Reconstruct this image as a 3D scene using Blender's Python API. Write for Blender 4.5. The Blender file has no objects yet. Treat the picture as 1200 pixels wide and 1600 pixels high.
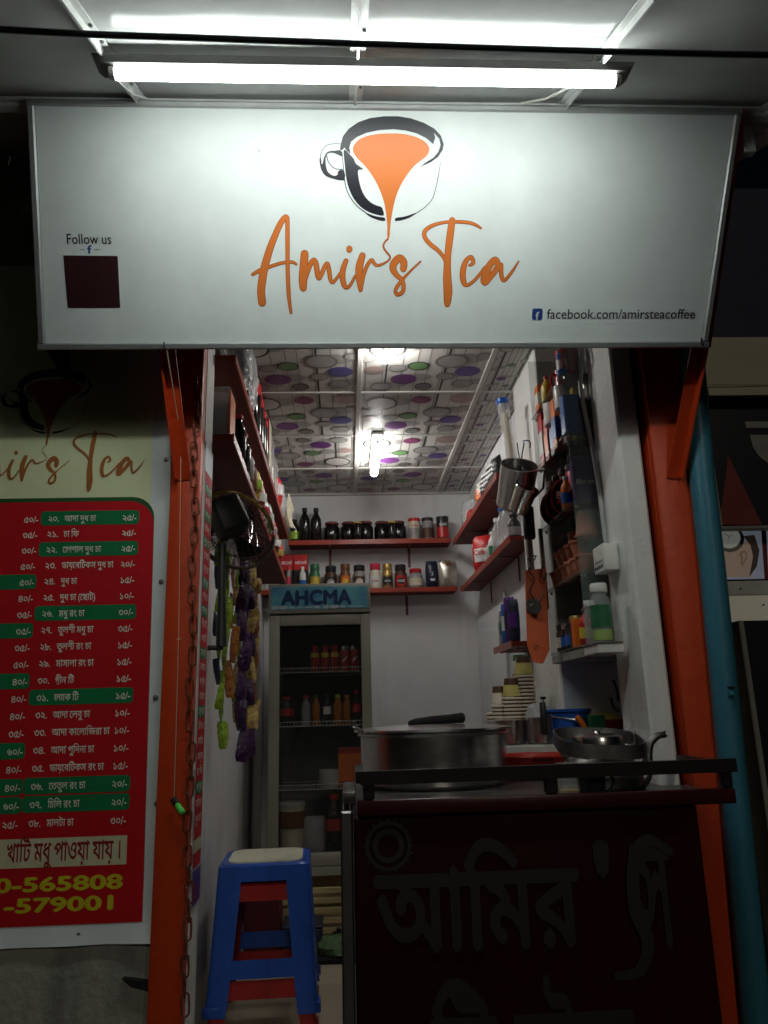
import bpy, bmesh, math, random
from mathutils import Vector, Matrix, geometry, noise
import numpy as np
R = math.radians
scene = bpy.context.scene
col = scene.collection
random.seed(7)

# ------------------------------------------------------------------ camera
CAM = Vector((0, 0, 1.32))
YAW, PITCH, ROLL = R(3.1), R(14.5), R(-1.6)
FOC = 1195.0
fwd = Vector((math.sin(YAW)*math.cos(PITCH), math.cos(YAW)*math.cos(PITCH), math.sin(PITCH)))
rgt0 = Vector((math.cos(YAW), -math.sin(YAW), 0))
up0 = rgt0.cross(fwd)
rgt = math.cos(ROLL)*rgt0 + math.sin(ROLL)*up0
upv = -math.sin(ROLL)*rgt0 + math.cos(ROLL)*up0
cd = bpy.data.cameras.new('camera'); cam = bpy.data.objects.new('camera', cd); col.objects.link(cam)
cd.sensor_fit = 'HORIZONTAL'; cd.sensor_width = 36; cd.lens = 36*FOC/1200; cd.clip_start = .05; cd.clip_end = 300
mw = Matrix((rgt, upv, -fwd)).transposed().to_4x4(); mw.translation = CAM
cam.matrix_world = mw
scene.camera = cam

# ------------------------------------------------------------------ night sky, exposure
w = bpy.data.worlds.new('World'); scene.world = w; w.use_nodes = True
nt = w.node_tree
sky = nt.nodes.new('ShaderNodeTexSky'); sky.sky_type = 'NISHITA'; sky.sun_disc = False
sky.sun_elevation = R(25); sky.sun_rotation = R(200)
bg = nt.nodes['Background']; bg.inputs[1].default_value = 0.00015
nt.links.new(sky.outputs[0], bg.inputs[0])
sl = bpy.data.lights.new('sun', 'SUN'); sl.energy = .075; sl.angle = R(6); sl.color = (1, .92, .78)   # faint street glow from behind the camera
so = bpy.data.objects.new('sun', sl); col.objects.link(so); so.rotation_euler = Vector((.10, -1, .45)).to_track_quat('Z', 'Y').to_euler()
TUBE_L, INNER_L, BULB_L = 15.0, 12.5, 75.0
vs = scene.view_settings
vs.view_transform = 'Standard'; vs.look = 'None'; vs.exposure = 1.5; vs.gamma = 1; vs.use_curve_mapping = False
scene.render.engine = 'CYCLES'
cy = scene.cycles
cy.use_denoising = True; cy.max_bounces = 7; cy.diffuse_bounces = 4; cy.glossy_bounces = 4
cy.transparent_max_bounces = 16; cy.transmission_bounces = 6; cy.caustics_reflective = False; cy.caustics_refractive = False
cy.sample_clamp_indirect = 4

# ------------------------------------------------------------------ pixel ray onto a known plane of the place (authoring aid)
def ray(x, y): return (x-600)/FOC*rgt + (800-y)/FOC*upv + fwd
def aty(x, y, Y): r = ray(x, y); return CAM + r*(Y/r.y)
def atz(x, y, Z): r = ray(x, y); return CAM + r*((Z-CAM.z)/r.z)
def atx(x, y, X): r = ray(x, y); return CAM + r*(X/r.x)

# ------------------------------------------------------------------ materials
MATS = {}
def mat(name, c, rough=.5, metal=0, var=.12, scale=12, bump=0, bscale=60, spec=.5, coat=0, alpha=1, trans=0, emit=0, c2=None, stretch=None, ior=1.45, sheen=0):
    m = bpy.data.materials.new(name); m.use_nodes = True; t = m.node_tree
    b = t.nodes['Principled BSDF']
    tc = t.nodes.new('ShaderNodeTexCoord')
    src = tc.outputs['Object']
    if stretch:
        mp = t.nodes.new('ShaderNodeMapping'); mp.inputs['Scale'].default_value = stretch
        t.links.new(src, mp.inputs[0]); src = mp.outputs[0]
    n = t.nodes.new('ShaderNodeTexNoise'); n.inputs['Scale'].default_value = scale; n.inputs['Detail'].default_value = 5
    n.inputs['Roughness'].default_value = .6
    t.links.new(src, n.inputs['Vector'])
    cr = t.nodes.new('ShaderNodeValToRGB'); cr.color_ramp.elements[0].position = .3; cr.color_ramp.elements[1].position = .7
    lo = [v*(1-var) for v in c]; hi = [min(1, v*(1+var)) for v in c]
    if c2: lo = list(c2); hi = list(c)
    cr.color_ramp.elements[0].color = (*lo, 1); cr.color_ramp.elements[1].color = (*hi, 1)
    t.links.new(n.outputs['Fac'], cr.inputs[0]); t.links.new(cr.outputs[0], b.inputs['Base Color'])
    b.inputs['Roughness'].default_value = rough; b.inputs['Metallic'].default_value = metal
    b.inputs['Specular IOR Level'].default_value = spec; b.inputs['Coat Weight'].default_value = coat
    b.inputs['Coat Roughness'].default_value = .12
    b.inputs['Alpha'].default_value = alpha; b.inputs['Transmission Weight'].default_value = trans; b.inputs['IOR'].default_value = ior
    if bump:
        n2 = t.nodes.new('ShaderNodeTexNoise'); n2.inputs['Scale'].default_value = bscale; n2.inputs['Detail'].default_value = 4
        t.links.new(src, n2.inputs['Vector'])
        bp = t.nodes.new('ShaderNodeBump'); bp.inputs['Strength'].default_value = bump; bp.inputs['Distance'].default_value = .01
        t.links.new(n2.outputs['Fac'], bp.inputs['Height']); t.links.new(bp.outputs[0], b.inputs['Normal'])
    if emit:
        b.inputs['Emission Color'].default_value = (*c, 1); b.inputs['Emission Strength'].default_value = emit
    MATS[name] = m
    return m
def dirty(name, c, dark, lo=.42, hi=.62, rough=.6, bump=.15):
    """painted plaster with vertical grime streaks and chips"""
    m = mat(name, c, rough, var=.06, scale=5, bump=bump, bscale=45); t = m.node_tree; b = t.nodes['Principled BSDF']
    tc = t.nodes['Texture Coordinate']
    mp = t.nodes.new('ShaderNodeMapping'); mp.inputs['Scale'].default_value = (3.2, 3.2, .55); t.links.new(tc.outputs['Object'], mp.inputs[0])
    n = t.nodes.new('ShaderNodeTexNoise'); n.inputs['Scale'].default_value = 1.6; n.inputs['Detail'].default_value = 8; n.inputs['Roughness'].default_value = .65
    t.links.new(mp.outputs[0], n.inputs['Vector'])
    cr = t.nodes.new('ShaderNodeValToRGB'); cr.color_ramp.elements[0].position = lo; cr.color_ramp.elements[1].position = hi
    cr.color_ramp.elements[0].color = (0, 0, 0, 1); cr.color_ramp.elements[1].color = (1, 1, 1, 1)
    t.links.new(n.outputs['Fac'], cr.inputs[0])
    mx = t.nodes.new('ShaderNodeMix'); mx.data_type = 'RGBA'
    old = b.inputs['Base Color'].links[0].from_socket
    mx.inputs[7].default_value = (*dark, 1)
    t.links.new(cr.outputs[0], mx.inputs[0]); t.links.new(old, mx.inputs[6]); t.links.new(mx.outputs[2], b.inputs['Base Color'])
    return m
def worn(name, c, dark, rough=.45, chip=.64, scale=16):
    '''brushed-on paint with grime streaks, chips and scratches'''
    m = dirty(name, c, [v*.45 for v in c], .48, .80, rough, .12); t = m.node_tree; b = t.nodes['Principled BSDF']
    n = t.nodes.new('ShaderNodeTexNoise'); n.inputs['Scale'].default_value = scale; n.inputs['Detail'].default_value = 9; n.inputs['Roughness'].default_value = .7
    t.links.new(t.nodes['Texture Coordinate'].outputs['Object'], n.inputs['Vector'])
    cr = t.nodes.new('ShaderNodeValToRGB'); cr.color_ramp.elements[0].position = chip; cr.color_ramp.elements[1].position = chip+.025
    cr.color_ramp.elements[0].color = (0, 0, 0, 1); cr.color_ramp.elements[1].color = (1, 1, 1, 1); t.links.new(n.outputs['Fac'], cr.inputs[0])
    mx = t.nodes.new('ShaderNodeMix'); mx.data_type = 'RGBA'; mx.inputs[7].default_value = (*dark, 1)
    old = b.inputs['Base Color'].links[0].from_socket
    t.links.new(cr.outputs[0], mx.inputs[0]); t.links.new(old, mx.inputs[6]); t.links.new(mx.outputs[2], b.inputs['Base Color'])
    return m
def glassy(name, tint, a, rough=.03):
    return mat(name, tint, rough, var=.03, alpha=a, spec=.7)

dirty('plaster_white', (.72, .725, .73), (.52, .49, .44), .52, .95)
dirty('plaster_stained', (.72, .72, .71), (.34, .29, .24), .50, .85)
dirty('plaster_chipped', (.84, .85, .82), (.5, .42, .33), .60, .80, bump=.3)
dirty('plaster_grey', (.33, .34, .29), (.19, .19, .17), .46, .66, .8, .5)
mat('floor_beige', (.50, .42, .31), .35, c2=(.36, .30, .22), scale=4, bump=.05)
mat('asphalt', (.05, .05, .05), .85, var=.3, scale=40, bump=.4, bscale=150)
mat('shop_ceiling_board', (.52, .51, .48), .45, var=.04, scale=4)
mat('print_violet', (.13, .035, .17), .4); mat('print_blue', (.10, .08, .26), .4); mat('print_magenta', (.20, .05, .12), .4)
mat('print_green', (.13, .24, .10), .4); mat('print_grey', (.17, .17, .16), .4); mat('print_shade', (.31, .305, .29), .4); mat('print_black', (.03, .03, .03), .4)
mat('print_pink', (.34, .25, .23), .4)
mat('shelf_red', (.19, .022, .012), .5, c2=(.11, .013, .008), scale=6, stretch=(1, .3, 1), bump=.06, spec=.2)
mat('shelf_edge', (.30, .036, .018), .3, var=.2)
worn('orange_paint', (.60, .058, .010), (.10, .03, .015), .42, .70, 20)
mat('dark_seam', (.012, .012, .012), .8)
worn('blue_pole_paint', (.045, .20, .28), (.03, .05, .06), .4, .68, 14)
dirty('sign_vinyl', (.84, .89, .865), (.765, .81, .785), .50, .95, .6, .02); MATS['sign_vinyl'].node_tree.nodes['Principled BSDF'].inputs['Specular IOR Level'].default_value = .12
mat('sign_frame', (.42, .43, .42), .42, metal=.5, var=.12)
mat('ink_orange', (.76, .20, .035), .4, var=.06, scale=4); mat('ink_orange_edge', (.42, .09, .015), .4)
mat('ink_dark', (.014, .014, .022), .35, var=.3, scale=20, stretch=(.3, 1, 8))
mat('ink_black', (.012, .012, .014), .45); mat('ink_blue', (.02, .07, .30), .4); mat('ink_maroon', (.045, .012, .014), .45); mat('ink_white', (.8, .8, .8), .4)
mat('canopy_sheet', (.50, .51, .50), .10, var=.16, scale=3, spec=.012, bump=.02, bscale=9)
mat('canopy_bar', (.66, .67, .65), .45, var=.14, scale=15, bump=.1)
mat('fascia_black', (.012, .012, .014), .5)
mat('lamp_housing', (.11, .105, .10), .5, var=.15)
mat('lamp_cap', (.55, .53, .5), .5)
mat('tube_glow', (.93, 1.0, .965), .4, var=.001, emit=TUBE_L)
mat('inner_glow', (1.0, .985, .95), .4, var=.001, emit=INNER_L)
mat('bulb_glow', (1.0, .97, .92), .4, var=.001, emit=BULB_L)
mat('cable_black', (.015, .016, .022), .5)
mat('banner_vinyl', (.70, .78, .79), .5, var=.05, scale=6, bump=.06, bscale=12)
mat('banner_cream', (.72, .78, .48), .6, var=.04, scale=5); mat('banner_red', (.56, .008, .016), .6, c2=(.48, .006, .012), scale=2.5, spec=.25)
mat('banner_green', (.008, .20, .07), .6, var=.1, spec=.25); mat('banner_darkgreen', (.008, .09, .02), .45)
mat('banner_text', (.85, .83, .72), .5); mat('banner_yellow', (.62, .58, .02), .45); mat('banner_box', (.62, .60, .40), .5)
mat('banner_dark_red', (.26, .012, .012), .5); mat('ink_brown', (.36, .12, .025), .45)
mat('screw_steel', (.2, .2, .2), .4, metal=.8)
mat('rust_chain', (.20, .055, .025), .6, metal=.2, var=.5, scale=60)
mat('string_jute', (.60, .48, .34), .9); mat('marker_green', (.10, .75, .12), .35); mat('marker_black', (.02, .02, .02), .4)
mat('steel', (.72, .71, .69), .22, metal=1, var=.12, scale=10, bump=.03, bscale=20); mat('steel_brushed', (.60, .59, .57), .27, metal=1, var=.15, scale=14, stretch=(1, 1, 6))
mat('aluminium_worn', (.20, .195, .185), .40, metal=.9, var=.25, scale=14, bump=.08)
mat('chrome', (.7, .7, .7), .12, metal=1); mat('black_plastic', (.014, .015, .016), .42, var=.2); mat('black_gloss', (.010, .010, .011), .14, coat=.3)
mat('fan_rim_lit', (.72, .47, .07), .4); mat('fan_dust_and_shade', (.08, .055, .045), .6, var=.4, scale=50)
mat('fridge_body', (.24, .235, .19), .4, var=.08, scale=5); mat('fridge_inside', (.10, .10, .095), .5)
glassy('fridge_glass', (.05, .055, .05), .2, .04); glassy('thin_glass', (.22, .28, .26), .22, .05)
mat('fridge_print', (.13, .38, .42), .35, c2=(.03, .16, .30), scale=9); mat('fridge_letters', (.012, .035, .10), .35); mat('fridge_foam', (.35, .45, .48), .4)
mat('wire_white', (.55, .55, .52), .4)
mat('wood_slat', (.55, .43, .22), .55, c2=(.42, .32, .15), scale=9, stretch=(.4, 6, 6))
worn('stool_blue', (.02, .085, .42), (.10, .15, .34), .34, .70, 24); worn('stool_red', (.36, .018, .016), (.2, .05, .05), .36, .70, 24); worn('stool_cream', (.66, .64, .50), (.36, .33, .25), .42, .62, 14)
mat('counter_maroon', (.027, .0034, .0036), .34, var=.25, scale=3, spec=.3); mat('counter_letters', (.024, .022, .021), .45, var=.1); mat('counter_edge', (.045, .006, .007), .34, spec=.35)
mat('counter_steel', (.16, .155, .15), .34, metal=.7, var=.3, scale=9); mat('rail_black', (.016, .013, .014), .3, coat=.2)
glassy('shelf_glass', (.20, .27, .25), .32, .06); glassy('clear_glass', (.75, .8, .78), .22, .03); glassy('clear_plastic', (.8, .8, .8), .32, .22)
mat('plastic_wrap', (.5, .5, .5), .18, var=.2, scale=30, bump=.7, bscale=50, alpha=.6, spec=.8)
mat('syrup_dark', (.010, .007, .006), .12, spec=.6); mat('cap_black', (.02, .02, .022), .4); mat('cap_red', (.42, .02, .03), .35); mat('cap_yellow', (.62, .45, .04), .35); mat('lid_maroon', (.16, .035, .03), .35)
mat('pack_red', (.52, .018, .02), .35); mat('pack_green', (.03, .16, .07), .35); mat('pack_brown', (.16, .06, .025), .4); mat('pack_cream', (.66, .60, .45), .4); mat('pack_pink', (.62, .04, .09), .35)
mat('pack_gold', (.48, .32, .10), .3, metal=.5); mat('pack_black', (.02, .018, .018), .35); mat('pack_navy', (.014, .022, .05), .35); mat('pack_purple', (.09, .018, .20), .35); mat('pack_orange', (.72, .16, .015), .38); mat('pack_blue', (.014, .12, .46), .3)
mat('pack_yellow', (.66, .48, .06), .38); mat('pack_foil', (.55, .53, .46), .28, metal=.7, var=.2, bump=.4, bscale=30); mat('pack_white', (.75, .75, .72), .4); mat('coffee_brown', (.075, .03, .014), .5); mat('pack_grey', (.28, .27, .26), .4)
mat('pack_lime', (.34, .52, .04), .35); mat('snack_green', (.34, .46, .05), .16, c2=(.10, .20, .01), scale=45, bump=.8, bscale=70); mat('snack_orange', (.46, .16, .03), .2, c2=(.15, .045, .012), scale=45, bump=.8, bscale=70)
mat('snack_purple', (.065, .018, .085), .14, c2=(.012, .006, .016), scale=40, bump=.8, bscale=70); mat('snack_gold', (.66, .48, .12), .16, c2=(.16, .07, .06), scale=45, bump=.8, bscale=70)
mat('terracotta', (.42, .15, .085), .7, var=.18, scale=14); mat('ceramic_white', (.75, .75, .72), .2); mat('ceramic_red', (.36, .012, .02), .15, coat=.3); mat('ceramic_black', (.02, .02, .022), .25)
mat('board_orange', (.66, .12, .035), .45, var=.1); mat('paper_cup', (.74, .66, .54), .6, var=.06); mat('cup_wall_shade', (.22, .13, .07), .6); mat('cup_yellow', (.60, .52, .16), .5); mat('socket_white', (.72, .72, .68), .4)
mat('bucket_blue', (.02, .11, .50), .35); mat('tray_red', (.40, .03, .02), .38); mat('towel_black', (.012, .012, .013), .9, bump=.4, bscale=90); mat('valve_red', (.4, .02, .02), .4); mat('pipe_grey', (.5, .5, .5), .4)
mat('soda_orange', (.45, .15, .02), .15); mat('soda_red', (.40, .03, .02), .3); mat('tub_white', (.5, .5, .47), .45)
mat('neighbour_cream', (.56, .52, .36), .6, c2=(.48, .43, .3), scale=3); mat('neighbour_black', (.012, .012, .018), .35); mat('neighbour_grey', (.30, .30, .26), .5); mat('neighbour_red', (.22, .02, .012), .5); mat('neighbour_navy', (.012, .02, .045), .6); mat('neighbour_band', (.02, .05, .075), .5)
mat('poster_skin', (.50, .36, .27), .5, emit=.05); mat('poster_hair', (.05, .035, .03), .5, emit=.05); mat('poster_bluegrey', (.4, .45, .55), .5, emit=.05); mat('clock_face', (.6, .62, .55), .4, emit=.05); mat('poster_shade', (.33, .22, .16), .5, emit=.05); mat('pane_added_glow', (.56, .52, .40), .5, emit=.05)  # glow added to the poster prints and the pane; none is a lamp
mat('cloth_maroon', (.10, .01, .016), .8); mat('bag_green', (.12, .22, .08), .6, c2=(.05, .07, .04), scale=30, bump=.5); mat('juice_dregs', (.5, .3, .06), .3)
# ------------------------------------------------------------------ objects
ORG = {}
def tag(o, label=None, cat=None, group=None, kind=None):
    if label: o['label'] = label
    if cat: o['category'] = cat
    if group: o['group'] = group
    if kind: o['kind'] = kind
    return o
def thing(name, label, cat, loc=(0, 0, 0), rz=0, group=None, tilt=None):
    o = bpy.data.objects.new(name, None); col.objects.link(o); o.empty_display_size = .05
    o.location = loc; o.rotation_euler = tilt or (0, 0, rz); ORG[o] = Vector(loc)
    return tag(o, label, cat, group)

class MB:
    """collects shapes; build() links them as ONE mesh object"""
    def __init__(s): s.v = []; s.f = []; s.mi = []; s.M = None; s.cur = 0
    def add(s, vs_, fs_):
        b = len(s.v)
        for p in vs_:
            p = Vector(p); s.v.append(s.M @ p if s.M else p)
        for f in fs_: s.f.append([b+i for i in f]); s.mi.append(s.cur)
        return s
    def box(s, x0, x1, y0, y1, z0, z1):
        return s.add([(x, y, z) for z in (z0, z1) for y in (y0, y1) for x in (x0, x1)],
                     [(0, 2, 3, 1), (4, 5, 7, 6), (0, 1, 5, 4), (2, 6, 7, 3), (0, 4, 6, 2), (1, 3, 7, 5)])
    def rbox(s, x0, x1, y0, y1, z0, z1, bev=.004, seg=2):
        bm = bmesh.new(); bmesh.ops.create_cube(bm, size=1)
        for v in bm.verts: v.co = Vector((x0+(v.co.x+.5)*(x1-x0), y0+(v.co.y+.5)*(y1-y0), z0+(v.co.z+.5)*(z1-z0)))
        bmesh.ops.bevel(bm, geom=list(bm.edges), offset=bev, segments=seg, affect='EDGES', profile=.5)
        bm.verts.index_update(); s.add([v.co.copy() for v in bm.verts], [[v.index for v in f.verts] for f in bm.faces]); bm.free()
        return s
    def bar(s, a, b, wx, wz, upd=(0, 0, 1)):
        """straight square bar from a to b"""
        a = Vector(a); b = Vector(b); d = (b-a).normalized(); x = d.cross(Vector(upd)).normalized(); z = x.cross(d)
        q = [(-wx/2, -wz/2), (wx/2, -wz/2), (wx/2, wz/2), (-wx/2, wz/2)]
        return s.add([p+x*u+z*v for p in (a, b) for u, v in q], [(3, 2, 1, 0), (4, 5, 6, 7)]+[(i, (i+1) % 4, 4+(i+1) % 4, 4+i) for i in range(4)])
    def tube(s, pts, r, seg=8, closed=False, flat=None):
        pts = [Vector(p) for p in pts]; n = len(pts); rs = r if isinstance(r, (list, tuple)) else [r]*n
        vs_ = []; nrm = None
        for i, p in enumerate(pts):
            t = (pts[(i+1) % n]-pts[i-1]) if closed else (pts[min(i+1, n-1)]-pts[max(i-1, 0)])
            t.normalize()
            if nrm is None: nrm = t.orthogonal().normalized() if not flat else (Vector(flat)-Vector(flat).project(t)).normalized()
            nrm = (nrm-nrm.project(t)).normalized(); bn = t.cross(nrm)
            for k in range(seg):
                a = 2*math.pi*k/seg; vs_.append(p+(nrm*math.cos(a)+bn*math.sin(a))*rs[i])
        fs_ = []
        for i in range(n if closed else n-1):
            j = (i+1) % n
            for k in range(seg): fs_.append((i*seg+k, i*seg+(k+1) % seg, j*seg+(k+1) % seg, j*seg+k))
        if not closed: fs_ += [tuple(range(seg-1, -1, -1)), tuple(range((n-1)*seg, n*seg))]
        return s.add(vs_, fs_)
    def lathe(s, prof, c=(0, 0, 0), seg=20, sx=1, sy=1):
        c = Vector(c); vs_ = []; fs_ = []
        for r, z in prof:
            for k in range(seg):
                a = 2*math.pi*k/seg; vs_.append(c+Vector((r*sx*math.cos(a), r*sy*math.sin(a), z)))
        n = len(prof)
        for i in range(n-1):
            for k in range(seg): fs_.append((i*seg+k, i*seg+(k+1) % seg, (i+1)*seg+(k+1) % seg, (i+1)*seg+k))
        fs_.append(tuple(range(seg-1, -1, -1))); fs_.append(tuple(range((n-1)*seg, n*seg)))
        return s.add(vs_, fs_)
    def prism(s, poly, f, d):
        """closed polygon (u,v) mapped by f to 3-D, thickened by vector d"""
        t = fill2d([poly]); d = Vector(d); n = len(poly)
        P = [f(u, v) for u, v in poly]
        s.add([f(u, v) for u, v in t[0]], t[1]); s.add([f(u, v)+d for u, v in t[0]], [tuple(reversed(q)) for q in t[1]])
        return s.add(P+[p+d for p in P], [(i, (i+1) % n, n+(i+1) % n, n+i) for i in range(n)])
    def flat(s, contours, f):
        t = fill2d(contours); return s.add([f(u, v) for u, v in t[0]], t[1])
    def grid(s, f, nu, nv):
        return s.add([f(i/nu, j/nv) for j in range(nv+1) for i in range(nu+1)],
                     [(j*(nu+1)+i, j*(nu+1)+i+1, (j+1)*(nu+1)+i+1, (j+1)*(nu+1)+i) for j in range(nv) for i in range(nu)])
    def build(s, name, mats, parent=None, world=True, smooth=35, label=None):
        me = bpy.data.meshes.new(name)
        off = Vector((0, 0, 0))
        if parent is not None and world: off = ORG.get(parent, off)
        me.from_pydata([v-off for v in s.v], [], s.f)
        if isinstance(mats, str): mats = [mats]
        for m in mats: me.materials.append(MATS[m])
        if len(mats) > 1: me.polygons.foreach_set('material_index', s.mi)
        if smooth:
            me.polygons.foreach_set('use_smooth', [True]*len(me.polygons)); me.set_sharp_from_angle(angle=R(smooth))
        me.update()
        o = bpy.data.objects.new(name, me); col.objects.link(o)
        if parent is not None: o.parent = parent; ORG[o] = off
        if label: o['label'] = label
        return o
def single(mb, name, mats, label, cat, group=None, kind=None, smooth=35):
    return tag(mb.build(name, mats, smooth=smooth), label, cat, group, kind)
def dup(root, loc, rz=0, label=None, group=None):
    r = root.copy(); col.objects.link(r); r.location = loc; r.rotation_euler = (0, 0, rz)
    if label: r['label'] = label
    if group: r['group'] = group
    for ch in list(root.children):
        c = ch.copy(); col.objects.link(c); c.parent = r
        for g in list(ch.children):
            d = g.copy(); col.objects.link(d); d.parent = c
    return r

# ------------------------------------------------------------------ flat shapes: union of closed contours (non-zero winding)
def fill2d(contours):
    pts = []; edges = []
    for c in contours:
        b = len(pts); n = len(c)
        pts += [Vector((p[0], p[1])) for p in c]; edges += [(b+i, b+(i+1) % n) for i in range(n)]
    vo, eo, fo, _, _, _ = geometry.delaunay_2d_cdt(pts, edges, [], 0, 1e-7)
    V = np.array([(v.x, v.y) for v in vo]); F = np.array([tuple(f) for f in fo])
    if len(F) == 0: return [], []
    cen = V[F].mean(axis=1); wn = np.zeros(len(cen))
    for c in contours:
        A = np.array([(p[0], p[1]) for p in c]); B = np.roll(A, -1, axis=0)
        for (ax, ay), (bx_, by_) in zip(A, B):
            if ay == by_: continue
            cr = (bx_-ax)*(cen[:, 1]-ay)-(cen[:, 0]-ax)*(by_-ay)
            wn += ((ay <= cen[:, 1]) & (by_ > cen[:, 1]) & (cr > 0)).astype(float)
            wn -= ((ay > cen[:, 1]) & (by_ <= cen[:, 1]) & (cr < 0)).astype(float)
    keep = F[np.abs(wn) > .5]
    return [tuple(v) for v in V], [tuple(int(i) for i in f) for f in keep]
def smooth_path(p, k=5):
    """Catmull-Rom through tuples of any length"""
    out = []; n = len(p)
    for i in range(n-1):
        a, b, c, d = p[max(i-1, 0)], p[i], p[i+1], p[min(i+2, n-1)]
        for j in range(k):
            t = j/k
            out.append(tuple(.5*((2*b[q])+(-a[q]+c[q])*t+(2*a[q]-5*b[q]+4*c[q]-d[q])*t*t+(-a[q]+3*b[q]-3*c[q]+d[q])*t**3) for q in range(len(b))))
    out.append(tuple(p[-1])); return out
def smooth_loop(p, k=3):
    q = p[-1:]+p+p[:2]; s_ = smooth_path(q, k); return s_[k:-(k+1)]
def ribbon(p, k=5, grow=0):
    """(x,y,width) stroke -> list of convex closed contours, all turning the same way"""
    s_ = smooth_path(p, k); out = []
    def ccw(c):
        a = sum(c[i][0]*c[(i+1) % len(c)][1]-c[(i+1) % len(c)][0]*c[i][1] for i in range(len(c)))
        return c if a > 0 else c[::-1]
    L = []; Rr = []
    for i, (x, y, wd) in enumerate(s_):
        a = s_[max(i-1, 0)]; b = s_[min(i+1, len(s_)-1)]
        dx, dy = b[0]-a[0], b[1]-a[1]; l = math.hypot(dx, dy) or 1; h = wd/2+grow
        L.append((x-dy/l*h, y+dx/l*h)); Rr.append((x+dy/l*h, y-dx/l*h))
    for i in range(len(s_)-1):
        q = [L[i], L[i+1], Rr[i+1], Rr[i]]; out.append(ccw(q))
    for i in range(0, len(s_)):
        if i in (0, len(s_)-1) or i % k == 0:
            x, y, wd = s_[i]; h = wd/2+grow
            out.append([(x+h*math.cos(t*math.pi/6), y+h*math.sin(t*math.pi/6)) for t in range(12)])
    return out

# ------------------------------------------------------------------ lettering from the built-in font, laid out by hand
GL = {}
def _outline(body):
    c = bpy.data.curves.new('t', 'FONT'); c.body = body; c.size = 1; c.fill_mode = 'NONE'; c.resolution_u = 3
    o = bpy.data.objects.new('t', c); me = o.to_mesh()
    V = [(v.co.x, v.co.y) for v in me.vertices]; nb = {}
    for e in me.edges:
        a, b = e.vertices; nb.setdefault(a, []).append(b); nb.setdefault(b, []).append(a)
    seen = set(); loops = []
    for s_ in range(len(V)):
        if s_ in seen or s_ not in nb: continue
        lp = [s_]; seen.add(s_); cur = s_
        while True:
            nx = [q for q in nb[cur] if q not in seen]
            if not nx: break
            q = min(nx, key=lambda z: abs(z-cur)); lp.append(q); seen.add(q); cur = q
        if len(lp) > 2: loops.append([V[i] for i in lp])
    o.to_mesh_clear(); bpy.data.objects.remove(o); bpy.data.curves.remove(c)
    return loops
def _maxx(l): return max((p[0] for c in l for p in c), default=0)
_BAR = None
def glyph(ch):
    global _BAR
    if ch not in GL:
        if _BAR is None: _BAR = _maxx(_outline('||||||||'))
        GL[ch] = (_outline(ch), _maxx(_outline(ch+'||||||||'))-_BAR)
    return GL[ch]
PRE = 'িেৈ'; VIR = '্'
def shape_bn(s):
    """Bengali: left-standing vowel signs go before their cluster; returns (char, xscale)"""
    s = s.replace('ো', 'ে\u0001').replace('ৌ', 'ে\u0002'); out = []; i = 0; cl = []
    toks = []
    while i < len(s):
        ch = s[i]
        if '\u0995' <= ch <= '\u09b9' or ch in 'ড়ঢ়য়':
            cl = [(ch, 1)]; i += 1
            if i < len(s) and s[i] == '়': cl.append(('়', 1)); i += 1
            while i+1 < len(s) and s[i] == VIR:
                nx = s[i+1]
                if nx == 'র': cl.append(('_ra', 1))
                elif nx == 'য': cl.append(('য', .5))
                else: cl[-1] = (cl[-1][0], .62); cl.append((nx, .72))
                i += 2
            while i < len(s) and s[i] in PRE+'\u0001' :
                if s[i] in PRE: cl.insert(0, (s[i], 1))
                else: cl.append(('া', 1))
                i += 1
            toks += cl
        else: toks.append((ch, 1)); i += 1
    return toks
def text2d(s, size=1, sx=1, bold=0, track=0):
    cs = []; x = 0
    for ch, k in shape_bn(s):
        if ch == ' ': x += .26; continue
        if ch == '_ra':
            cs += [[(q[0]*size*sx, q[1]*size) for q in c] for c in ribbon([(x-.42, .02, .05), (x-.30, -.02, .06), (x-.16, -.10, .05)], 2)]; continue
        g, adv = glyph(ch)
        for c in g:
            for dx, dy in ([(0, 0)] if not bold else [(-bold, 0), (bold, 0), (0, bold), (0, -bold)]):
                cs.append([((x+(p[0]+dx)*k)*size*sx, (p[1]+dy)*size) for p in c])
        x += adv*k+track
    return cs, x*size*sx
def text(mb, s, size, o, u=(1, 0, 0), v=(0, 0, 1), sx=1, bold=0, align='L', width=None, track=0, f=None):
    """flat lettering on the plane o,u,v (o = baseline start); width = fit to this length"""
    cs, wd = text2d(s, size, sx, bold, track)
    k = 1
    if width: k = width/max(wd, 1e-6); wd = width
    dx = {'L': 0, 'C': -wd/2, 'R': -wd}[align]
    o = Vector(o); u = Vector(u); v = Vector(v)
    ff = f or (lambda a, b: o+u*(a*k+dx)+v*b)
    return mb.flat(cs, ff if not f else (lambda a, b: f(a*k+dx, b)))
# ================================================================== the setting
FLOOR, STREET, CEIL, YW = .30, -.15, 2.715, 2.15
g = MB(); g.box(-40, 40, -40, 40, STREET-.2, STREET); tag(g.build('street', 'asphalt', smooth=0), kind='structure')

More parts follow.
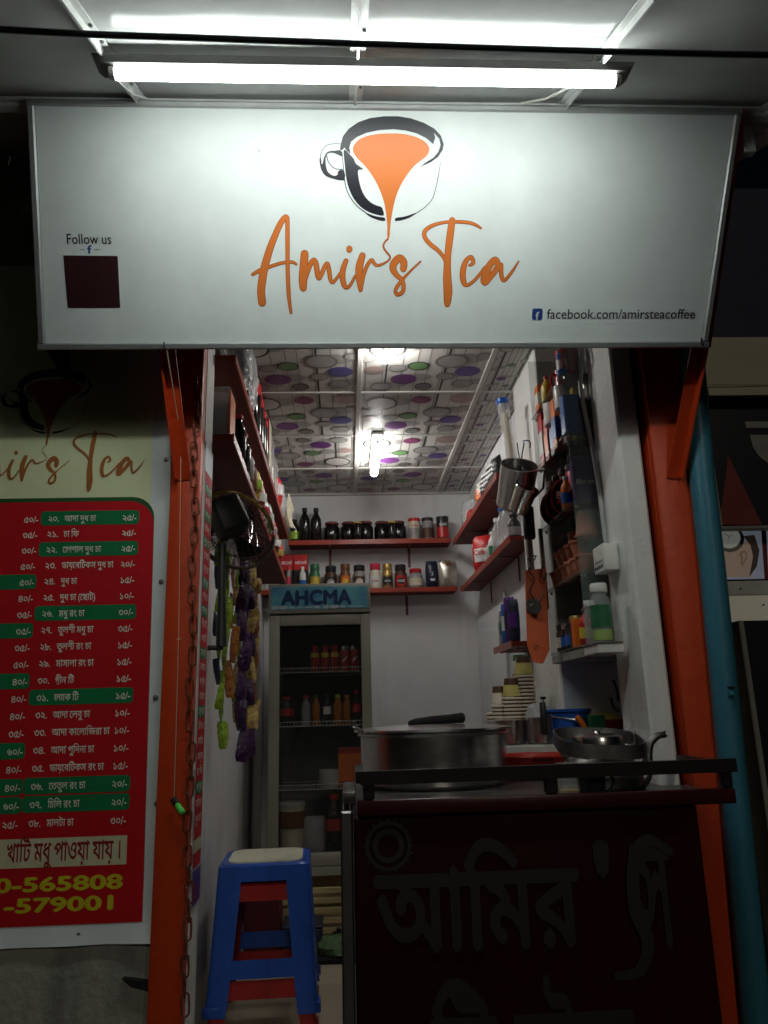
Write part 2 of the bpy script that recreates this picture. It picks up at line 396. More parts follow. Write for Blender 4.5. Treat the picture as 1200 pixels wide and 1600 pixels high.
# ------------------------------------------------------------------ the shop shell
shop = thing('tea_shop', 'narrow white plastered tea shop room behind the white signboard', 'shop', (.16, 2.15, STREET))
def wallpart(x0, x1, y0, y1, z0, z1, m, name='wall', bev=.004):
    return MB().rbox(x0, x1, y0, y1, z0, z1, bev, 1).build(name, m, shop)
MB().box(-.60, 1.10, 2.0, 5.0, STREET, FLOOR).build('floor', 'floor_beige', shop, smooth=0)
wallpart(-.64, -.52, 2.302, 5.0, FLOOR, 2.9, 'plaster_stained')
wallpart(-.518, .998, 4.9, 5.0, FLOOR, 2.9, 'plaster_white')
wallpart(.84, 1.0, 3.202, 4.898, FLOOR, 2.9, 'plaster_white')
wallpart(.775, 1.0, 2.80, 3.20, FLOOR, 2.9, 'plaster_chipped', 'pillar', .006)
wallpart(.985, 1.10, 2.372, 2.798, FLOOR, 2.9, 'plaster_stained', 'niche_back')
wallpart(.835, .902, 2.15, 2.37, FLOOR, 2.9, 'plaster_chipped', 'jamb', .007)
wallpart(.905, 1.10, 2.20, 2.368, STREET, 2.9, 'dark_seam', 'jamb_core')
wallpart(-.52, -.41, 2.17, 2.30, FLOOR-.45, 2.9, 'plaster_chipped', 'jamb', .006)
wallpart(-.52, 1.1, 2.20, 2.34, 2.81, 3.05, 'plaster_grey', 'lintel')
MB().box(-.62, 1.1, 2.36, 5.0, CEIL+.03, CEIL+.09).build('roof_slab', 'plaster_grey', shop, smooth=0)
MB().box(-.41, .90, 2.0-.03, 2.0, STREET, FLOOR-.01).build('step', 'plaster_grey', shop)

# printed ceiling panels, each a piece of its own
ceil = MB()
for X in (-.47, .075, .62): ceil.rbox(X-.011, X+.011, 2.36, 4.898, CEIL-.006, CEIL+.02, .002, 1)
for Y in (2.66, 3.22, 3.78, 4.34): ceil.rbox(-.518, .838, Y-.009, Y+.009, CEIL-.004, CEIL+.018, .002, 1)
ceil.rbox(-.518, .838, 4.87, 4.898, CEIL-.012, CEIL+.015, .002, 1)
ceil = ceil.build('ceiling_grid', 'shop_ceiling_board', shop)
PM = ['shop_ceiling_board', 'print_violet', 'print_blue', 'print_magenta', 'print_green', 'print_grey', 'print_shade', 'print_black', 'print_pink']
def panel_mesh(wd, dp, seed):
    m = MB(); m.box(-wd/2, wd/2, -dp/2, dp/2, 0, .012)
    lay = {'z': -.0012}
    def shape(cs, mi, dz):
        m.cur = mi; m.flat(cs, lambda a, b: Vector((a, b, dz)))
    def ell(cx, cy_, rx, ry): return [(cx+rx*math.cos(t*math.pi/10), cy_+ry*math.sin(t*math.pi/10)) for t in range(20)]
    def inside(c): return [(max(-wd/2+.002, min(wd/2-.002, x)), max(-dp/2+.002, min(dp/2-.002, y))) for x, y in c]
    # (x, y, r, kind) in panel units -1..1 ; y towards the back
    D = [(-.62, -.55, .14, 'ring'), (.08, -.70, .085, 3), (.80, -.75, .11, 8), (.42, -.14, .13, 5), (-.10, .02, .085, 4), (-.42, .10, .07, 5), (-.80, .16, .08, 8),
         (-.30, .50, .105, 1), (.72, .22, .10, 2), (.38, .40, .075, 5), (.05, .78, .07, 'small'), (-.66, .78, .09, 5), (.70, .68, .09, 5), (-.92, -.2, .06, 5), (.92, -.3, .07, 5)]
    hw, hd = wd/2, dp/2
    k = .5*min(wd, dp)/.27
    for x, y, r, q in D:           # soft printed shadows behind the discs
        if q in (5, 'ring', 1, 8): shape([inside(ell(x*hw+.06*k, y*hd-.02, r*.62*k, r*.36*k))], 6, -.0008)
    for x in (-.93, -.66, -.60, -.35, -.12, .06, .30, .35, .58, .82):
        t = .004 if x in (-.60, .35) else .0016
        shape([[(x*hw-t, -hd+.01), (x*hw+t, -hd+.01), (x*hw+t, hd-.01), (x*hw-t, hd-.01)]], 7 if t > .003 else 5, -.0013)
    for x, y, r, q in D:
        r *= .56*k; cx, cy_ = x*hw, y*hd
        if q in ('ring', 'small'):
            shape([inside(ell(cx, cy_, r, r))], 7, -.0018)
            shape([inside(ell(cx, cy_, r*.86, r*.84))], 0 if q == 'ring' else 5, -.0023)
        else:
            shape([inside(ell(cx, cy_, r, r*.9))], 7 if q == 4 else q, -.0018)
            shape([inside(ell(cx, cy_, r*.84, r*.74))], q if q != 5 else 6, -.0023)
    return m
XE = [-.518, -.47, .075, .62, .838]; YE = [2.36, 2.66, 3.22, 3.78, 4.34, 4.87]
cache = {}
for i in range(4):
    for j in range(5):
        wd, dp = XE[i+1]-XE[i]-.016, YE[j+1]-YE[j]-.012
        if wd < .1: continue
        key = (round(wd, 3), round(dp, 3))
        if key not in cache:
            o = panel_mesh(wd, dp, 0).build('ceiling_panel', PM, ceil, world=False, smooth=0); cache[key] = o
        else:
            o = cache[key].copy(); col.objects.link(o)
        o.location = Vector(((XE[i]+XE[i+1])/2, (YE[j]+YE[j+1])/2, CEIL+.001))-ORG[shop]
        if i == 1 and j >= 3: o.rotation_euler = (0, 0, math.pi)

# ------------------------------------------------------------------ wall and posts round the shop front
g = MB(); g.rbox(-6, -.50, YW, YW+.2, STREET, 3.6, .01, 1)
single(g, 'plaster_wall', 'plaster_grey', 'rough grey plastered wall behind the red menu banner', 'wall')
def post(x0, x1, label, seam):
    t = thing('post', label, 'post', ((x0+x1)/2, 2.15, STREET), group='orange posts beside the shop opening')
    # folded steel channel
    MB().rbox(x0, x1, 2.120, 2.148, STREET, 3.0, .004, 2).build('face', 'orange_paint', t)
    MB().rbox(x0+.001, x0+.016, 2.149, 2.196, STREET, 3.0, .002, 1).build('flange', 'orange_paint', t)
    MB().rbox(x1-.016, x1-.001, 2.149, 2.196, STREET, 3.0, .002, 1).build('flange', 'orange_paint', t)
    return t
post(-.494, -.411, 'narrow orange painted steel post beside the red menu banner', 0)
post(.922, 1.055, 'wide orange painted steel post beside the teal pole', 0)
p = MB(); p.tube([aty(1186, 1640, 2.10), aty(1142, 1180, 2.10), aty(1112, 880, 2.10), aty(1097, 750, 2.10), aty(1078, 520, 2.10)], .036, 14)
p.tube([aty(1142, 1085, 2.06)-Vector((.006, 0, 0)), aty(1142, 1085, 2.06)+Vector((.006, 0, 0))], .008, 8)
p2_ = p
b = aty(1186, 1640, 2.10)
pole = thing('pole', 'teal blue painted round pole right of the wide orange post', 'pole', (b.x, b.y, STREET))
p.build('shaft', 'blue_pole_paint', pole)
MB().lathe([(.06, STREET), (.06, STREET+.012), (.042, STREET+.016), (.040, STREET+.06)], (b.x, b.y, 0), 16).build('base_plate', 'blue_pole_paint', pole)
q = aty(1142, 1075, 2.066); MB().lathe([(.0, -.001), (.010, 0), (.010, .004), (.0, .005)], q, 10).build('hole_cap', 'dark_seam', pole)

# ------------------------------------------------------------------ awning sloping out over the sign
def aw(Y): return 2.838+(Y-1.65)*.45
awn = thing('awning', 'pale sheet metal awning sloping out above the signboard', 'awning', (.1, 2.15, 3.05))
BX = [-2.15, -1.60, -1.055, -.507, .045, .592, 1.14, 1.25]
def sheet(x0, x1, sd):
    m = MB()
    def f(u, v):
        x = x0+(x1-x0)*u; y = 1.100+1.05*v
        h = .0030*noise.noise(Vector((x*3.1+sd, y*4, .3)))+.0006*noise.noise(Vector((x*11, y*9, 2.3+sd)))
        e = min(1, 6*min(u, 1-u))
        return Vector((x, y, aw(y)+.012+h*e))
    return m.grid(f, 26, 34)
for i in range(7):
    sheet(BX[i], BX[i+1]-.002, i*1.7).build('sheet', 'canopy_sheet', awn)
for x in BX:
    m = MB(); a = Vector((x, 1.11, aw(1.11))); b = Vector((x, 2.12, aw(2.12)))
    m.bar(a+Vector((0, 0, .007)), b+Vector((0, 0, .007)), .034, .004); m.bar(a-Vector((0, 0, .004)), b-Vector((0, 0, .004)), .005, .018)
    bar_ = m.build('tee_bar', 'canopy_bar', awn)
    if -.6 < x < .7:
        r_ = MB()
        for y in (1.27, 1.34, 1.44, 1.55): r_.lathe([(.0, -.003), (.004, -.002), (.005, 0), (.0, .001)], (x+.011, y, aw(y)+.003), 8)
        r_.build('rivet', 'screw_steel', bar_)
MB().rbox(-2.15, 1.26, 1.655, 1.685, 2.826, 2.858, .003, 1).build('rear_rail', 'canopy_bar', awn)
MB().rbox(-2.15, 1.26, 1.640, 1.654, 2.834, 2.839, .001, 1).build('rail_lip', 'canopy_bar', awn)
MB().rbox(-2.15, 1.27, 1.075, 1.097, aw(1.09)-.012, aw(1.09)+.06, .004, 1).build('fascia', 'fascia_black', awn)
MB().bar((1.258, 1.11, aw(1.11)), (1.258, 2.12, aw(2.12)), .02, .05).build('end_cap', 'canopy_bar', awn)
MB().rbox(1.085, 1.118, 1.688, 1.715, 2.74, 2.848, .003, 1).build('hanger', 'canopy_bar', awn)

# ------------------------------------------------------------------ LED batten lamp
lamp = thing('tube_lamp', 'lit white tube lamp fixed under the awning above the sign', 'lamp', (.07, 1.40, 2.70))
m = MB()
hx0, hx1 = -.530, .664
m.add([(hx0, 1.372, 2.705), (hx1, 1.372, 2.705), (hx1, 1.43, 2.709), (hx0, 1.43, 2.709), (hx0+.016, 1.38, 2.690), (hx1-.016, 1.38, 2.690), (hx1-.016, 1.424, 2.690), (hx0+.016, 1.424, 2.690)],
      [(0, 1, 2, 3), (7, 6, 5, 4), (0, 4, 5, 1), (1, 5, 6, 2), (2, 6, 7, 3), (3, 7, 4, 0)])
m.build('housing', 'lamp_housing', lamp, smooth=0)
m = MB(); m.M = Matrix.Translation((0, 1.402, 2.6815)) @ Matrix.Rotation(math.pi/2, 4, 'Y')
m.lathe([(.0155, -.484), (.0175, -.482), (.0175, .0), (.0175, .622), (.0155, .624)][::1], (0, 0, 0), 20)
m.M = None
dif = MB(); dif.M = Matrix.Translation((.070, 1.402, 2.6815)) @ Matrix.Rotation(math.pi/2, 4, 'Y')
dif.lathe([(.0125, -.553), (.0142, -.550), (.0142, .550), (.0125, .553)], seg=20); dif.build('diffuser', 'tube_glow', lamp)
for s_ in (-1, 1):
    c = MB(); c.M = Matrix.Translation((.070+s_*.5605, 1.402, 2.6815)) @ Matrix.Rotation(math.pi/2, 4, 'Y')
    c.lathe([(.0135, -.0065), (.0150, -.005), (.0150, .005), (.0135, .0065)], seg=16); c.build('end_cap', 'lamp_cap', lamp)
for x, dx in ((-.507, .012), (.592, -.055)):
    MB().tube([(x+dx*.2, 1.43, aw(1.43)-.01), (x+dx, 1.46, 2.715), (x+dx*1.6, 1.53, 2.75), (x+dx*2.2, 1.62, 2.82)], .0028, 6).build('lead', 'lamp_cap', lamp)

# black service cable across the top
m = MB(); pts = [aty(-60, 42, 1.22), aty(0, 46, 1.22), aty(150, 54, 1.22), aty(330, 60, 1.22), aty(600, 70, 1.22), aty(820, 77, 1.22), aty(1000, 82, 1.22), aty(1200, 86, 1.22), aty(1270, 86, 1.22)]
sp = smooth_path([tuple(p) for p in pts], 5)
m.tube(sp, .0062, 8); single(m, 'cable', 'cable_black', 'thick black cable strung across in front of the awning', 'cable')

# ------------------------------------------------------------------ the signboard
SV = Vector((0, -.287, .545)); SH = SV.length; SVn = SV.normalized(); SN = Vector((0, -SVn.z, SVn.y))   # SN faces the street
SB = Vector((0, 1.93, 2.287))
def sg(px, py):
    r = ray(px, py); t = (SB-CAM).dot(SN)/r.dot(SN); p = CAM+r*t-SB
    return (p.x, p.dot(SVn))
def SP(u, v, d=0): return SB+Vector((u, 0, 0))+SVn*v+SN*d
sign = thing('signboard', 'wide white signboard with an orange teacup logo above the shop', 'sign', tuple(SP(.12, 0)))
X0, X1, SKEW = -.815, 1.030, .034
def skew(u, v): return u+SKEW*v/SH
m = MB(); m.grid(lambda a, b: SP(skew(X0+.012+(X1-X0-.024)*a, SH*b), .012+(SH-.024)*b, 0), 40, 16)
m.build('panel', 'sign_vinyl', sign, smooth=180)
m = MB(); m.add([SP(skew(x, v), v, d) for d in (-.004, -.045) for x, v in ((X0, 0), (X1, 0), (X1, SH), (X0, SH))], [(0, 1, 2, 3), (7, 6, 5, 4), (0, 4, 5, 1), (1, 5, 6, 2), (2, 6, 7, 3), (3, 7, 4, 0)])
m.build('backing', 'fascia_black', sign, smooth=0)
def framebar(u0, v0, u1, v1, wd):
    m = MB(); a = SP(skew(u0, v0), v0, .003); b = SP(skew(u1, v1), v1, .003); d = (b-a).normalized(); x = d.cross(SN)
    m.add([p+x*s_*wd/2+SN*h for p in (a, b) for s_, h in ((-1, -.010), (1, -.010), (1, .006), (.6, .010), (-.6, .010), (-1, .006))],
          [(5, 4, 3, 2, 1, 0), (6, 7, 8, 9, 10, 11)]+[(i, (i+1) % 6, 6+(i+1) % 6, 6+i) for i in range(6)])
    return m.build('frame_bar', 'sign_frame', sign, smooth=0)
framebar(X0, .008, X1, .008, .018); framebar(X0, SH-.008, X1, SH-.008, .014); framebar(X0+.010, .018, X0+.010, SH-.016, .019); framebar(X1-.010, .018, X1-.010, SH-.016, .018)
m = MB(); m.bar(SP(X1+.006, .0, -.02), SP(skew(X1+.006, SH), SH, -.02), .008, .05, tuple(SN)); m.build('side_return', 'pack_red', sign)
m = MB(); m.add([SP(X0+.004, 0, -.046), SP(skew(X0+.004, SH), SH, -.046), Vector((X0+.004, 2.14, 3.0)), Vector((X0+.004, 2.14, 2.287))], [(0, 1, 2, 3)]); m.add([v+Vector((-.006, 0, 0)) for v in m.v[:4]], [(3, 2, 1, 0)]); m.build('side_panel', 'fascia_black', sign, smooth=0)  # unseen panel added to block light reaching the wall behind the sign
for px, py in ((258, 539), (1093, 533)):
    u, v = sg(px, py); m = MB(); m.tube([SP(u, v+.008, .010), SP(u, v-.004, .014), SP(u+.006, v-.012, .013)], .0022, 6); m.build('wire_tie', 'cable_black', sign)

def crop(x0, y0, s): return lambda p: [(x0+q[0]/s, y0+q[1]/s)+((q[2]/s,) if len(q) > 2 else ()) for q in p]
c1, c2, c3, c4 = crop(490, 170, 5.4545), crop(380, 330, 7.5), crop(530, 340, 8.0), crop(650, 330, 7.0588)
STROKES = [c2(p) for p in (
    [(222, 1070, 84), (210, 950, 84), (222, 820, 84), (250, 660, 82), (310, 450, 74), (380, 270, 64), (440, 140, 58), (490, 75, 54), (514, 78, 44), (519, 130, 42), (520, 400, 42), (520, 600, 40), (525, 800, 40), (535, 1000, 38), (560, 1190, 24)],
    [(110, 742, 28), (190, 697, 38), (300, 655, 34), (420, 615, 30), (500, 600, 30), (580, 597, 28), (622, 622, 20)],
    [(720, 500, 80), (710, 650, 88), (700, 800, 88), (703, 898, 76)],
    [(722, 800, 50), (760, 690, 50), (800, 600, 50), (832, 572, 44), (855, 620, 54), (870, 730, 54), (888, 785, 46), (915, 745, 44), (960, 640, 44), (988, 615, 38), (1005, 680, 44), (1020, 790, 42), (1045, 835, 34), (1085, 800, 30), (1140, 720, 24)])]
STROKES += [c3(p) for p in (
    [(85, 540, 50), (50, 640, 62), (40, 740, 64), (60, 840, 58), (95, 875, 40), (140, 840, 32), (200, 730, 26)],
    [(290, 475, 70), (255, 600, 84), (250, 720, 84), (265, 860, 62), (268, 905, 44)],
    [(278, 850, 40), (310, 700, 40), (360, 580, 40), (408, 530, 36), (435, 570, 36), (475, 598, 30), (530, 585, 22), (590, 555, 16), (632, 515, 14), (630, 480, 14), (600, 440, 16), (565, 395, 16), (552, 350, 14), (575, 300, 12), (609, 268, 14)],
    [(802, 640, 74), (806, 560, 80), (755, 505, 80), (690, 565, 84), (672, 640, 76), (720, 720, 56), (785, 780, 44), (805, 860, 44), (790, 930, 44), (735, 962, 42), (702, 930, 38), (720, 870, 38), (780, 790, 36), (850, 710, 22), (930, 630, 18), (1015, 550, 14)],
    [(127, 388, 64), (127, 400, 66)])]
STROKES += [c4(p) for p in (
    [(398, 102, 60), (385, 200, 70), (365, 350, 70), (350, 500, 66), (345, 620, 74), (345, 750, 86), (352, 880, 92), (346, 1000, 72), (345, 1028, 56)],
    [(400, 118, 26), (300, 125, 26), (190, 155, 32), (115, 200, 38), (90, 250, 40), (110, 310, 40), (170, 375, 40), (240, 430, 36), (300, 500, 34), (325, 560, 30)],
    [(400, 118, 26), (500, 118, 28), (600, 130, 28), (670, 158, 24), (715, 188, 16)],
    [(590, 597, 22), (630, 572, 38), (622, 525, 38), (598, 507, 38), (555, 545, 48), (525, 620, 58), (515, 710, 60), (530, 790, 52), (565, 815, 34), (630, 775, 30), (700, 700, 30), (760, 620, 30)],
    [(880, 645, 60), (908, 600, 56), (872, 538, 66), (810, 600, 70), (770, 690, 78), (748, 762, 68), (765, 792, 50), (820, 725, 56), (890, 640, 54), (936, 590, 42), (938, 680, 42), (950, 740, 38), (970, 765, 32), (1010, 730, 30), (1070, 650, 24), (1132, 553, 8)])]
CUP = [c1(p) for p in (
    [(235, 290), (250, 235), (300, 170), (380, 115), (480, 80), (600, 64), (720, 64), (830, 82), (940, 120), (1030, 170), (1085, 230), (1108, 300), (1100, 350), (1060, 410), (1000, 455), (908, 496), (955, 458), (1020, 418), (1062, 370), (1082, 310), (1070, 255), (1025, 205), (1036, 245), (1018, 302),
     (960, 250), (880, 210), (780, 185), (680, 175), (560, 182), (450, 205), (370, 240), (320, 280), (304, 330), (314, 386), (288, 362), (262, 330), (244, 352), (224, 352)],
    [(256, 372), (266, 348), (300, 380), (345, 430), (362, 470), (425, 515), (385, 520), (378, 548), (385, 600), (405, 680), (440, 750), (490, 800), (540, 825), (575, 835), (590, 860), (598, 910), (540, 903), (470, 880), (400, 835), (345, 770), (305, 690), (280, 600), (266, 480)],
    [(432, 880), (500, 908), (560, 922), (605, 928), (605, 957), (540, 945), (480, 920)],
    [(700, 930), (760, 922), (820, 905), (885, 882), (840, 915), (780, 942), (700, 957)],
    [(50, 430), (55, 480), (70, 530), (100, 570), (150, 592), (262, 612), (258, 525), (210, 530), (205, 560), (180, 572), (150, 562), (120, 535), (106, 490), (102, 440), (108, 400), (132, 377), (180, 380), (244, 408), (242, 375), (225, 353), (180, 358), (140, 360), (108, 378), (88, 420), (78, 465), (68, 470), (62, 420)])]
CUPS = [c1(p) for p in (
    [(242, 365, 4), (254, 500, 6), (266, 620, 7), (285, 700, 7), (322, 770, 7), (380, 838, 7), (440, 882, 8)],
    [(1083, 450, 2), (1065, 560, 5), (1040, 680, 5), (1010, 770, 5), (950, 838, 5), (880, 886, 6)],
    [(236, 300, 4), (170, 298, 4), (110, 315, 4), (70, 360, 4), (54, 432, 6)],
    [(112, 400, 8), (125, 450, 7), (160, 495, 7), (200, 515, 6), (246, 516, 7)])]
TEA = c1([(335, 345), (345, 310), (385, 265), (450, 235), (540, 217), (650, 210), (760, 215), (860, 237), (940, 275), (980, 320), (985, 360), (960, 405), (910, 445), (860, 485), (810, 545), (760, 620), (720, 700), (690, 790), (670, 880), (658, 960), (650, 1036)])
TEA += [(609, 365), (608.1, 371), (606, 373.5), (605.2, 372), (605, 356)]+c1([(630, 1036), (624, 940), (612, 850), (590, 760), (550, 660), (500, 570), (440, 490), (380, 430), (345, 385)])
# into sign coordinates (metres on the board)
PXM = (sg(620, 400)[0]-sg(600, 400)[0])/20
def S2(p): return sg(p[0], p[1])
def S3(p): return (*sg(p[0], p[1]), p[2]*PXM)
LOGO = {'stroke': [[S3(q) for q in p] for p in STROKES], 'cup': [[S2(q) for q in p] for p in CUP], 'cupline': [[S3(q) for q in p] for p in CUPS], 'tea': [S2(q) for q in TEA]}
def logo(parent, f, sc, inks, ox=0, oy=0, k=4):
    """the printed logo; f(u,v,d) places board coordinates, inks = (dark, orange, edge)"""
    def tr(p): return [((q[0]-ox)*sc, (q[1]-oy)*sc)+((q[2]*sc,) if len(q) > 2 else ()) for q in p]
    m = MB()
    cs = [smooth_loop(tr(p), 2) if i > 0 else tr(p) for i, p in enumerate(LOGO['cup'])]
    def ccw(c): return c if sum(c[i][0]*c[(i+1) % len(c)][1]-c[(i+1) % len(c)][0]*c[i][1] for i in range(len(c))) > 0 else c[::-1]
    cs = [ccw(c) for c in cs]
    for p in LOGO['cupline']: cs += ribbon(tr(p), 5)
    m.flat(cs, lambda a, b: f(a, b, .0008)); o1 = m.build('cup_print', inks[0], parent, smooth=0)
    if inks[2]:
        m = MB(); cs = [ccw(smooth_loop(tr(LOGO['tea']), 2))]
        ce = []
        for p in LOGO['stroke']: ce += ribbon(tr(p), 5, .0011*sc)
        m.flat(ce, lambda a, b: f(a, b, .0006)); m.build('lettering_outline', inks[2], parent, smooth=0)
    m = MB(); m.flat([ccw(smooth_loop(tr(LOGO['tea']), 2))], lambda a, b: f(a, b, .0010)); m.build('tea_print', inks[1], parent, smooth=0)
    m = MB(); cs = []
    for p in LOGO['stroke']: cs += ribbon(tr(p), 6, -.0006*sc)
    m.flat(cs, lambda a, b: f(a, b, .0013)); m.build('lettering', inks[1], parent, smooth=0)
logo(sign, SP, 1, ('ink_dark', 'ink_orange', 'ink_orange_edge'))
def signtext(s, px0, px1, py, hpx, ink, name='small_lettering', bold=0):
    a = sg(px0, py); b = sg(px1, py); size = hpx*PXM/.72
    m = MB(); text(m, s, size, SP(a[0], a[1], .0008), (1, 0, 0), tuple(SVn), width=b[0]-a[0], bold=bold); return m.build(name, ink, sign, smooth=0)
signtext('Follow us', 104, 175, 381, 15, 'ink_black', bold=.008)
signtext('facebook.com/amirsteacoffee', 854, 1086, 498, 15.5, 'ink_black', bold=.004)
signtext('f', 137, 143, 396, 12, 'ink_blue', bold=.02)
for x0, x1 in ((125, 133), (147, 156)):
    a = sg(x0, 390); b = sg(x1, 390); m = MB(); m.flat([[(a[0], a[1]-.0006), (b[0], a[1]-.0006), (b[0], a[1]+.0006), (a[0], a[1]+.0006)]], lambda u, v: SP(u, v, .0008)); m.build('dash', 'ink_black', sign, smooth=0)
def rrect(x0, y0, x1, y1, r, n=4):
    out = []
    for cx, cy_, a0 in ((x1-r, y0+r, -90), (x1-r, y1-r, 0), (x0+r, y1-r, 90), (x0+r, y0+r, 180)):
        for k in range(n+1): a = R(a0+90*k/n); out.append((cx+r*math.cos(a), cy_+r*math.sin(a)))
    return out
a = sg(831, 500); b = sg(848, 482)
m = MB(); m.flat([rrect(a[0], a[1], b[0], b[1], .006)], lambda u, v: SP(u, v, .0008)); ic = m.build('square_icon', 'ink_blue', sign, smooth=0)
m = MB(); text(m, 'f', .030, SP(a[0]+.010, a[1]+.0005, .0014), (1, 0, 0), tuple(SVn), bold=.03); m.build('icon_letter', 'ink_white', ic, smooth=0)
q = [sg(99, 399), sg(184, 400), sg(188, 481), sg(106, 481)]
m = MB(); m.flat([q], lambda u, v: SP(u, v, .0008)); m.build('blank_square', 'ink_maroon', sign, smooth=0)
u, v = sg(405, 236); m = MB(); m.flat([[(u+.0013*math.cos(t), v+.0018*math.sin(t)) for t in (0, 1, 2, 3, 4, 5)]], lambda a, b: SP(a, b, .0008)); m.build('speck', 'ink_black', sign, smooth=0)

# brackets from the posts up to the sign's lower edge
def bracket(a, b, label, flip):
    t = thing('sign_bracket', label, 'bracket', tuple(a), group='angle iron struts holding the sign')
    m = MB(); d = (b-a).normalized(); m.bar(a, b, .004, .040, (flip, 0, .0)); m.build('flange', 'orange_paint', t)
    off = Vector((flip*.018, -.012, 0)); m = MB(); m.bar(a+off, b+off, .036, .004, (flip, 0, .0)); m.build('flange', 'orange_paint', t)
bracket(aty(1052, 748, 2.118), aty(1092, 535, 1.97), 'orange angle iron strut running down from the sign to the wide post', 1)
bracket(aty(287, 750, 2.118), aty(262, 540, 1.97), 'dark orange angle iron strut on the narrow post behind the string', -1)
# ================================================================== menu banner
ban = thing('menu_banner', 'large red and cream menu banner with green price rows nailed to the wall', 'banner', (-1.0, 2.145, .776))
def bx_(x, z): return x+(1.87-z)*.020
def BP(x, z, d): return Vector((bx_(x, z), 2.1430-d, z))
m = MB()
m.grid(lambda a, b: Vector((bx_(-1.7+1.203*a, .776+1.9*b), 2.1435-.016*max(0, .022-b)/.022*(1+.8*noise.noise(Vector((a*9, 0, .5))))-.006*max(0, a-.965)/.035*(.6+noise.noise(Vector((3, b*14, .5)))), .776+1.9*b)), 34, 44)
m.build('sheet', 'banner_vinyl', ban, smooth=180)
D1, D2, D3, D4, D5 = .0006, .0011, .0016, .0021, .0027
def bflat(cs, d, ink, name, parent=None):
    mm = MB(); mm.flat(cs, lambda a, b: BP(a, b, d)); return mm.build(name, ink, parent or ban, smooth=0)
bflat([[(-1.69, 1.80), (-.552, 1.80), (-.552, 2.66), (-1.69, 2.66)]], D1, 'banner_cream', 'cream_field')
def tr_rr(x0, z0, x1, z1, r): return [(x0, z0), (x1, z0)]+[(x1-r+r*math.cos(t*math.pi/12), z1-r+r*math.sin(t*math.pi/12)) for t in range(7)]+[(x0, z1)]
bflat([tr_rr(-1.69, .90, -.540, 1.930, .062)], D2, 'banner_darkgreen', 'green_border')
bflat([tr_rr(-1.69, .822, -.5405, 1.918, .07)], D3, 'banner_red', 'red_field')
ROWS = [('২০', 'আদা দুধ চা', '২৫', 1, '৫০', 0), ('২১', 'চা ফি', '২৫', 0, '৩৫', 0), ('২২', 'স্পেশাল দুধ চা', '২৫', 1, '৩০', 0), ('২৩', 'ডায়বেটিকস দুধ চা', '২০', 0, '৫০', 0), ('২৪', 'দুধ চা', '১৫', 0, '৫০', 1),
        ('২৫', 'দুধ চা (ছোট)', '১০', 0, '৪০', 0), ('২৬', 'মধু রং চা', '৩০', 1, '৩৫', 0), ('২৭', 'তুলশী মধু চা', '৩৫', 0, '৩৫', 1), ('২৮', 'তুলশী রং চা', '১৫', 0, '৩৫', 0), ('২৯', 'মাসালা রং চা', '১৫', 0, '৫০', 0),
        ('৩০', 'গ্রীন টি', '১৫', 0, '৪০', 1), ('৩১', 'ব্ল্যাক টি', '১৫', 1, '৪০', 0), ('৩২', 'আদা লেবু চা', '১০', 0, '৪০', 0), ('৩৩', 'আদা কালোজিরা চা', '১০', 0, '৩৫', 0), ('৩৪', 'আদা পুদিনা চা', '১০', 0, '৬০', 1),
        ('৩৫', 'ডায়বেটিকস রং চা', '১৫', 0, '৪০', 0), ('৩৬', 'তেতুল রং চা', '২০', 1, '৪০', 1), ('৩৭', 'চিলি রং চা', '২০', 1, '৬০', 1), ('৩৮', 'মালটা চা', '৩০', 0, '২৫', 0)]
TS = .0265
for i, (n_, nm, pr_, gr, lp, lg) in enumerate(ROWS):
    z = 1.870-i*.0448
    if gr: bflat([rrect(-.856, z-.0205, -.582, z+.0205, .010)], D4, 'banner_green', 'green_row')
    if lg: bflat([rrect(-1.5, z-.0215, -.857, z+.0195, .010)], D4, 'banner_green', 'green_row')
    mm = MB()
    ff = lambda dx: (lambda a, b: BP(dx+a, z-.010+b, D5))
    text(mm, n_+'.', TS, (0, 0, 0), f=ff(-.836), bold=.012, sx=.85); text(mm, nm, TS, (0, 0, 0), f=ff(-.790), bold=.012, sx=.72); mm.build('menu_line', 'banner_text', ban, smooth=0)
    for s_, x_, dz in ((pr_, -.589, -.010), (lp, -.862, -.012)):
        mm = MB(); text(mm, s_+'/-', TS, (0, 0, 0), f=lambda a, b: BP(x_+a, z+dz+b, D5), bold=.012, align='R', sx=.85); mm.build('price', 'banner_text', ban, smooth=0)
bflat([[(-1.6, .957), (-.585, .957), (-.585, 1.026), (-1.6, 1.026)]], D4, 'banner_box', 'notice_strip')
mm = MB(); text(mm, 'খাটি মধু পাওয়া যায় ।', .066, (0, 0, 0), f=lambda a, b: BP(-.598+a, .972+b, D5), bold=.016, align='R', width=.288); mm.build('notice_lettering', 'banner_dark_red', ban, smooth=0)
for s_, z, x, wd in (('0-565808', .902, -.592, .318), ('-579001', .854, -.600, .284)):
    mm = MB(); text(mm, s_, .046, (0, 0, 0), f=lambda a, b: BP(x+a, z+b, D4), bold=.035, align='R', width=wd); mm.build('phone_number', 'banner_yellow', ban, smooth=0)
